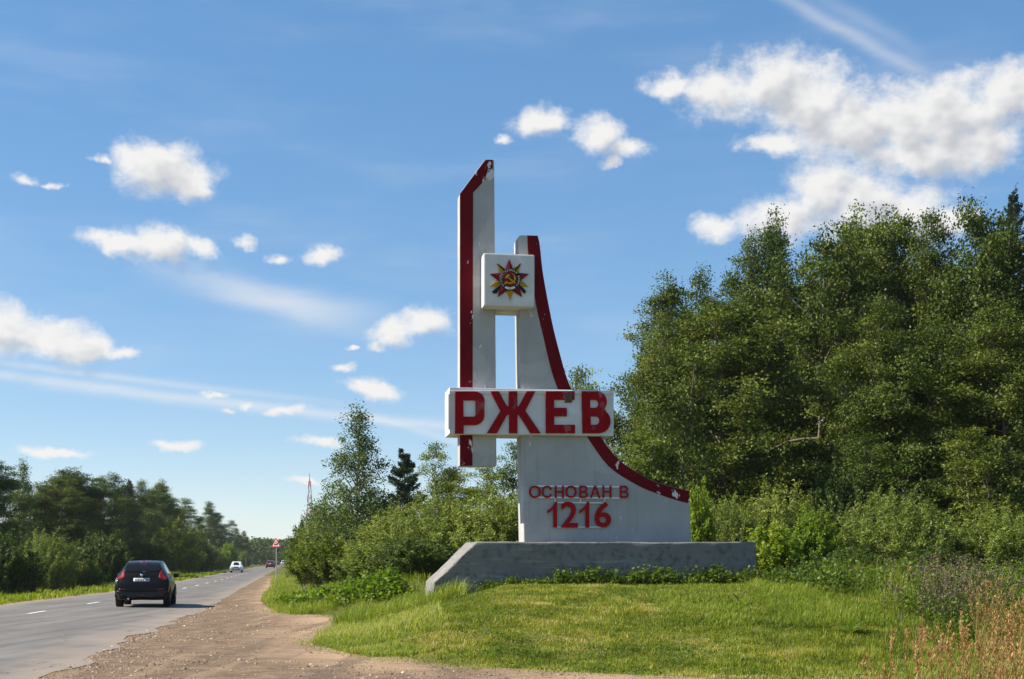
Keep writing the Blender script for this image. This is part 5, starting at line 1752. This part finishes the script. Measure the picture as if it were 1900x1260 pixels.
ESTATE_SPEC = dict(axles=(.75, 3.18), track=.68, wheel=.30, tyre=.18, arch=M_CARWHITE,
    panels=[
        ('windscreen', [(-.56, 1.38), (.56, 1.38), (.66, .98), (-.66, .98)], 'y', -1, M_GLASS, False),
        ('headlight', [(-.66, .60), (-.66, .74), (-.38, .74), (-.38, .60)], 'y', -1, M_LAMPCLR, True),
        ('grille', [(-.34, .60), (-.34, .74), (.34, .74), (.34, .60)], 'y', -1, M_PLASTIC, False),
        ('front_bumper', [(-.70, .36), (-.72, .52), (.72, .52), (.70, .36)], 'y', -1, M_PLASTIC, False),
        ('side_window', [(.45, 1.34), (1.25, 1.37), (1.25, .95), (.35, .95)], 'x', 1, M_GLASS, True),
        ('side_window', [(1.33, 1.37), (2.15, 1.35), (2.45, .97), (1.33, .95)], 'x', 1, M_GLASS, True),
        ('tail_light', [(-.70, .60), (-.70, .84), (-.58, .84), (-.58, .60)], 'y', 1, M_LAMPRED, True),
        ('rear_window', [(-.50, 1.32), (.50, 1.32), (.56, 1.03), (-.56, 1.03)], 'y', 1, M_GLASS, False),
    ],
    extras=[
        ('number_plate', lambda s: box_bm(-.26, .26, 4.095, 4.115, .40, .50, .004), M_PLATE, False),
        ('side_mirror', lambda s: box_bm(min(s * .80, s * .94), max(s * .80, s * .94), 2.40, 2.48, .95, 1.07, .02), M_PLASTIC, True),
    ])


def build_cars():
    head = lambda Y: math.atan2(-(road_c(Y + 5) - road_c(Y - 5)), 10)
    c = car('dark_crossover', 'black crossover car seen from behind, nearest on the road', (-12.35, 43.1, .065), head(46) + R(3.5), CROSS, M_CARBLACK, CROSS_SPEC)
    # print on the plate: unreadable at this distance, just a row of dark strokes
    _, bvp = car_body(CROSS)
    for i, zz in enumerate((.9, .905, .9, .91, .9, .9, 0, .905, .9)):
        if not zz: continue
        x = -.225 + i * .052
        mobj('plate_mark', decal(bvp, [(x, zz), (x, .965), (x + .03, .965), (x + .03, zz)], 'y', 1, .012, .003, 1), M_PLATEINK, c)
    car('white_estate_car', 'white boxy estate car coming towards the camera', (-37.6, 177.0, .06), head(175) + math.pi, ESTATE, M_CARWHITE, ESTATE_SPEC, scale=1.02)
    car('dark_red_car', 'dark red car driving away, ahead of the black crossover', (-51.6, 276, .06), head(280), CROSS, M_CARRED, CROSS_SPEC, scale=1.05)
    car('distant_car', 'tiny dark car just beyond the dark red one', (-62.5, 338, .06), head(340), CROSS, M_CARBLUE, CROSS_SPEC)
    car('white_minibus', 'tiny white van farthest down the road beside the sign pole', (-65.5, 372, .06), head(370), ESTATE, M_CARWHITE, ESTATE_SPEC, cat='van', scale=1.2)


build_cars()

# ------------------------------------------------------------------ road sign, mast, poles
M_SIGNW = simple('sign_white', (.70, .69, .66), .5, .05, 5)
M_SIGNR = simple('sign_red', (.52, .025, .030), .45, .08, 5)
M_SIGNK = simple('sign_black', (.02, .02, .02), .5, .1, 5)
M_POST = simple('sign_post_paint', (.42, .38, .34), .6, .2, 14)
M_MASTR = simple('mast_red', (.42, .06, .07), .6, .1, 1)
M_MASTW = simple('mast_white', (.62, .60, .60), .6, .1, 1)
M_MASTK = simple('mast_aerial', (.10, .11, .13), .6, .1, 1)
M_WOODPOLE = simple('pole_wood', (.10, .09, .08), .85, .2, 6)


def rtri(w, h, r, n=5):
    """triangle with rounded corners, centred on x, base at 0"""
    P = [(-w / 2, 0), (w / 2, 0), (0, h)]; out = []
    for i in range(3):
        a, b, c = np.array(P[i - 1]), np.array(P[i]), np.array(P[(i + 1) % 3])
        p = b + unit(a - b) * r; q = b + unit(c - b) * r
        for k in range(n + 1):
            t = k / n; out.append(tuple((1 - t) ** 2 * p + 2 * t * (1 - t) * b + t * t * q))
    return out


def build_sign():
    Y = 98.0; X = wpt(513, Y)
    o = empty('railway_warning_sign', (X, Y, float(hgt(X, Y))), R(-20))
    tag(o, 'triangular red-bordered railway crossing sign with a steam engine, on a thin post', 'road sign')
    zb = CAMZ + (HY - 1015.5) / F * Y - float(hgt(X, Y))
    mobj('post', bm_mesh('post', cyl_bm((0, 0, -.3), (0, 0, zb + .5), .042, 8)), M_POST, o)
    w, h = .84, .75
    mobj('back_plate', bm_mesh('back_plate', prism([(x, z + zb) for x, z in rtri(w, h, .10)], -.066, -.050)), M_SIGNR, o)
    fc = mobj('face', bm_mesh('face', prism([(x, z + zb + .075) for x, z in rtri(w * .70, h * .70, .05)], -.072, -.060)), M_SIGNW, o)
    bz = zb + .13

    def blk(pts): return prism([(x, z + bz) for x, z in pts], -.077, -.068)
    bms = [blk([(-.17, .05), (.16, .05), (.16, .13), (.04, .13), (.04, .11), (-.17, .11)]),
           blk([(.05, .131), (.16, .131), (.16, .20), (.04, .20)]),
           blk([(-.13, .111), (-.08, .111), (-.075, .17), (-.135, .17)])]
    for x in (-.12, -.03, .10): bms.append(cyl_bm((x, -.077, bz + .03), (x, -.068, bz + .03), .036, 12))
    bms.append(blk([(-.11, .18), (-.02, .20), (.05, .26), (.03, .34), (-.02, .30), (-.05, .25), (-.11, .215)]))
    mobj('locomotive_symbol', bm_mesh('symbol', join_bm(bms)), M_SIGNK, fc)


def build_mast():
    Y = 900.0; X = wpt(574.5, Y)
    o = empty('radio_mast', (X, Y, 0))
    tag(o, 'far red and white lattice radio mast rising behind the thicket', 'mast')
    ztop = CAMZ + (HY - 878) / F * Y; zl = CAMZ + (HY - 893) / F * Y
    n = 12; seg = zl / n
    hw = lambda z: 3.4 * (1 - z / zl) ** .9 * .9 + .55
    for i in range(n):
        z0, z1 = i * seg, (i + 1) * seg; a, b = hw(z0), hw(z1)
        ps = []
        cr = [(-1, -1), (1, -1), (1, 1), (-1, 1)]
        for k in range(4):
            (x0, y0), (x1, y1) = cr[k], cr[(k + 1) % 4]
            ps.append((np.array([[x0 * a, y0 * a, z0], [x0 * b, y0 * b, z1]]), np.array([.16, .16]), 4))
            ps.append((np.array([[x0 * a, y0 * a, z0], [x1 * b, y1 * b, z1]]), np.array([.09, .09]), 4))
            ps.append((np.array([[x1 * a, y1 * a, z0], [x0 * b, y0 * b, z1]]), np.array([.09, .09]), 4))
            ps.append((np.array([[x0 * b, y0 * b, z1], [x1 * b, y1 * b, z1]]), np.array([.11, .11]), 4))
        v, f = tubes(ps)
        mobj('lattice_section', np_mesh('lattice_section', v, f), M_MASTR if i % 2 else M_MASTW, o)
    mobj('aerial', bm_mesh('aerial', cyl_bm((0, 0, zl - .5), (0, 0, ztop), .34, 8, .16)), M_MASTK, o)


def build_pole(px, Y, ytop, label):
    X = wpt(px, Y)
    o = empty('utility_pole', (X, Y, 0)); h = CAMZ + (HY - ytop) / F * Y
    tag(o, label, 'pole', 'poles across the road')
    mobj('post', bm_mesh('post', cyl_bm((0, 0, -.3), (0, 0, h), .09, 8, .07)), M_WOODPOLE, o)
    mobj('cross_arm', bm_mesh('cross_arm', box_bm(-.7, .7, -.05, .05, h - .35, h - .25)), M_WOODPOLE, o)


build_sign()
build_mast()
build_pole(457, 310, 1018, 'thin pole right of the white oncoming car')
build_pole(467.5, 360, 1024, 'thinner pole farther along beside the wood')

# ------------------------------------------------------------------ the air between: a thin even haze
HAZE = 0.0001


def build_haze():
    m, n, l, out = new_mat('haze_air')
    v = n.new('ShaderNodeVolumePrincipled')
    v.inputs['Color'].default_value = (.86, .90, .96, 1)
    v.inputs['Density'].default_value = HAZE
    v.inputs['Anisotropy'].default_value = .2
    l.new(v.outputs[0], out.inputs['Volume'])
    o = mobj('haze', bm_mesh('haze', box_bm(-2450, 2450, -250, 3060, -1.6, 70)), m)
    tag(o, 'thin bluish summer haze over the far wood and mast', 'haze', kind='stuff')


if HAZE:
    build_haze()
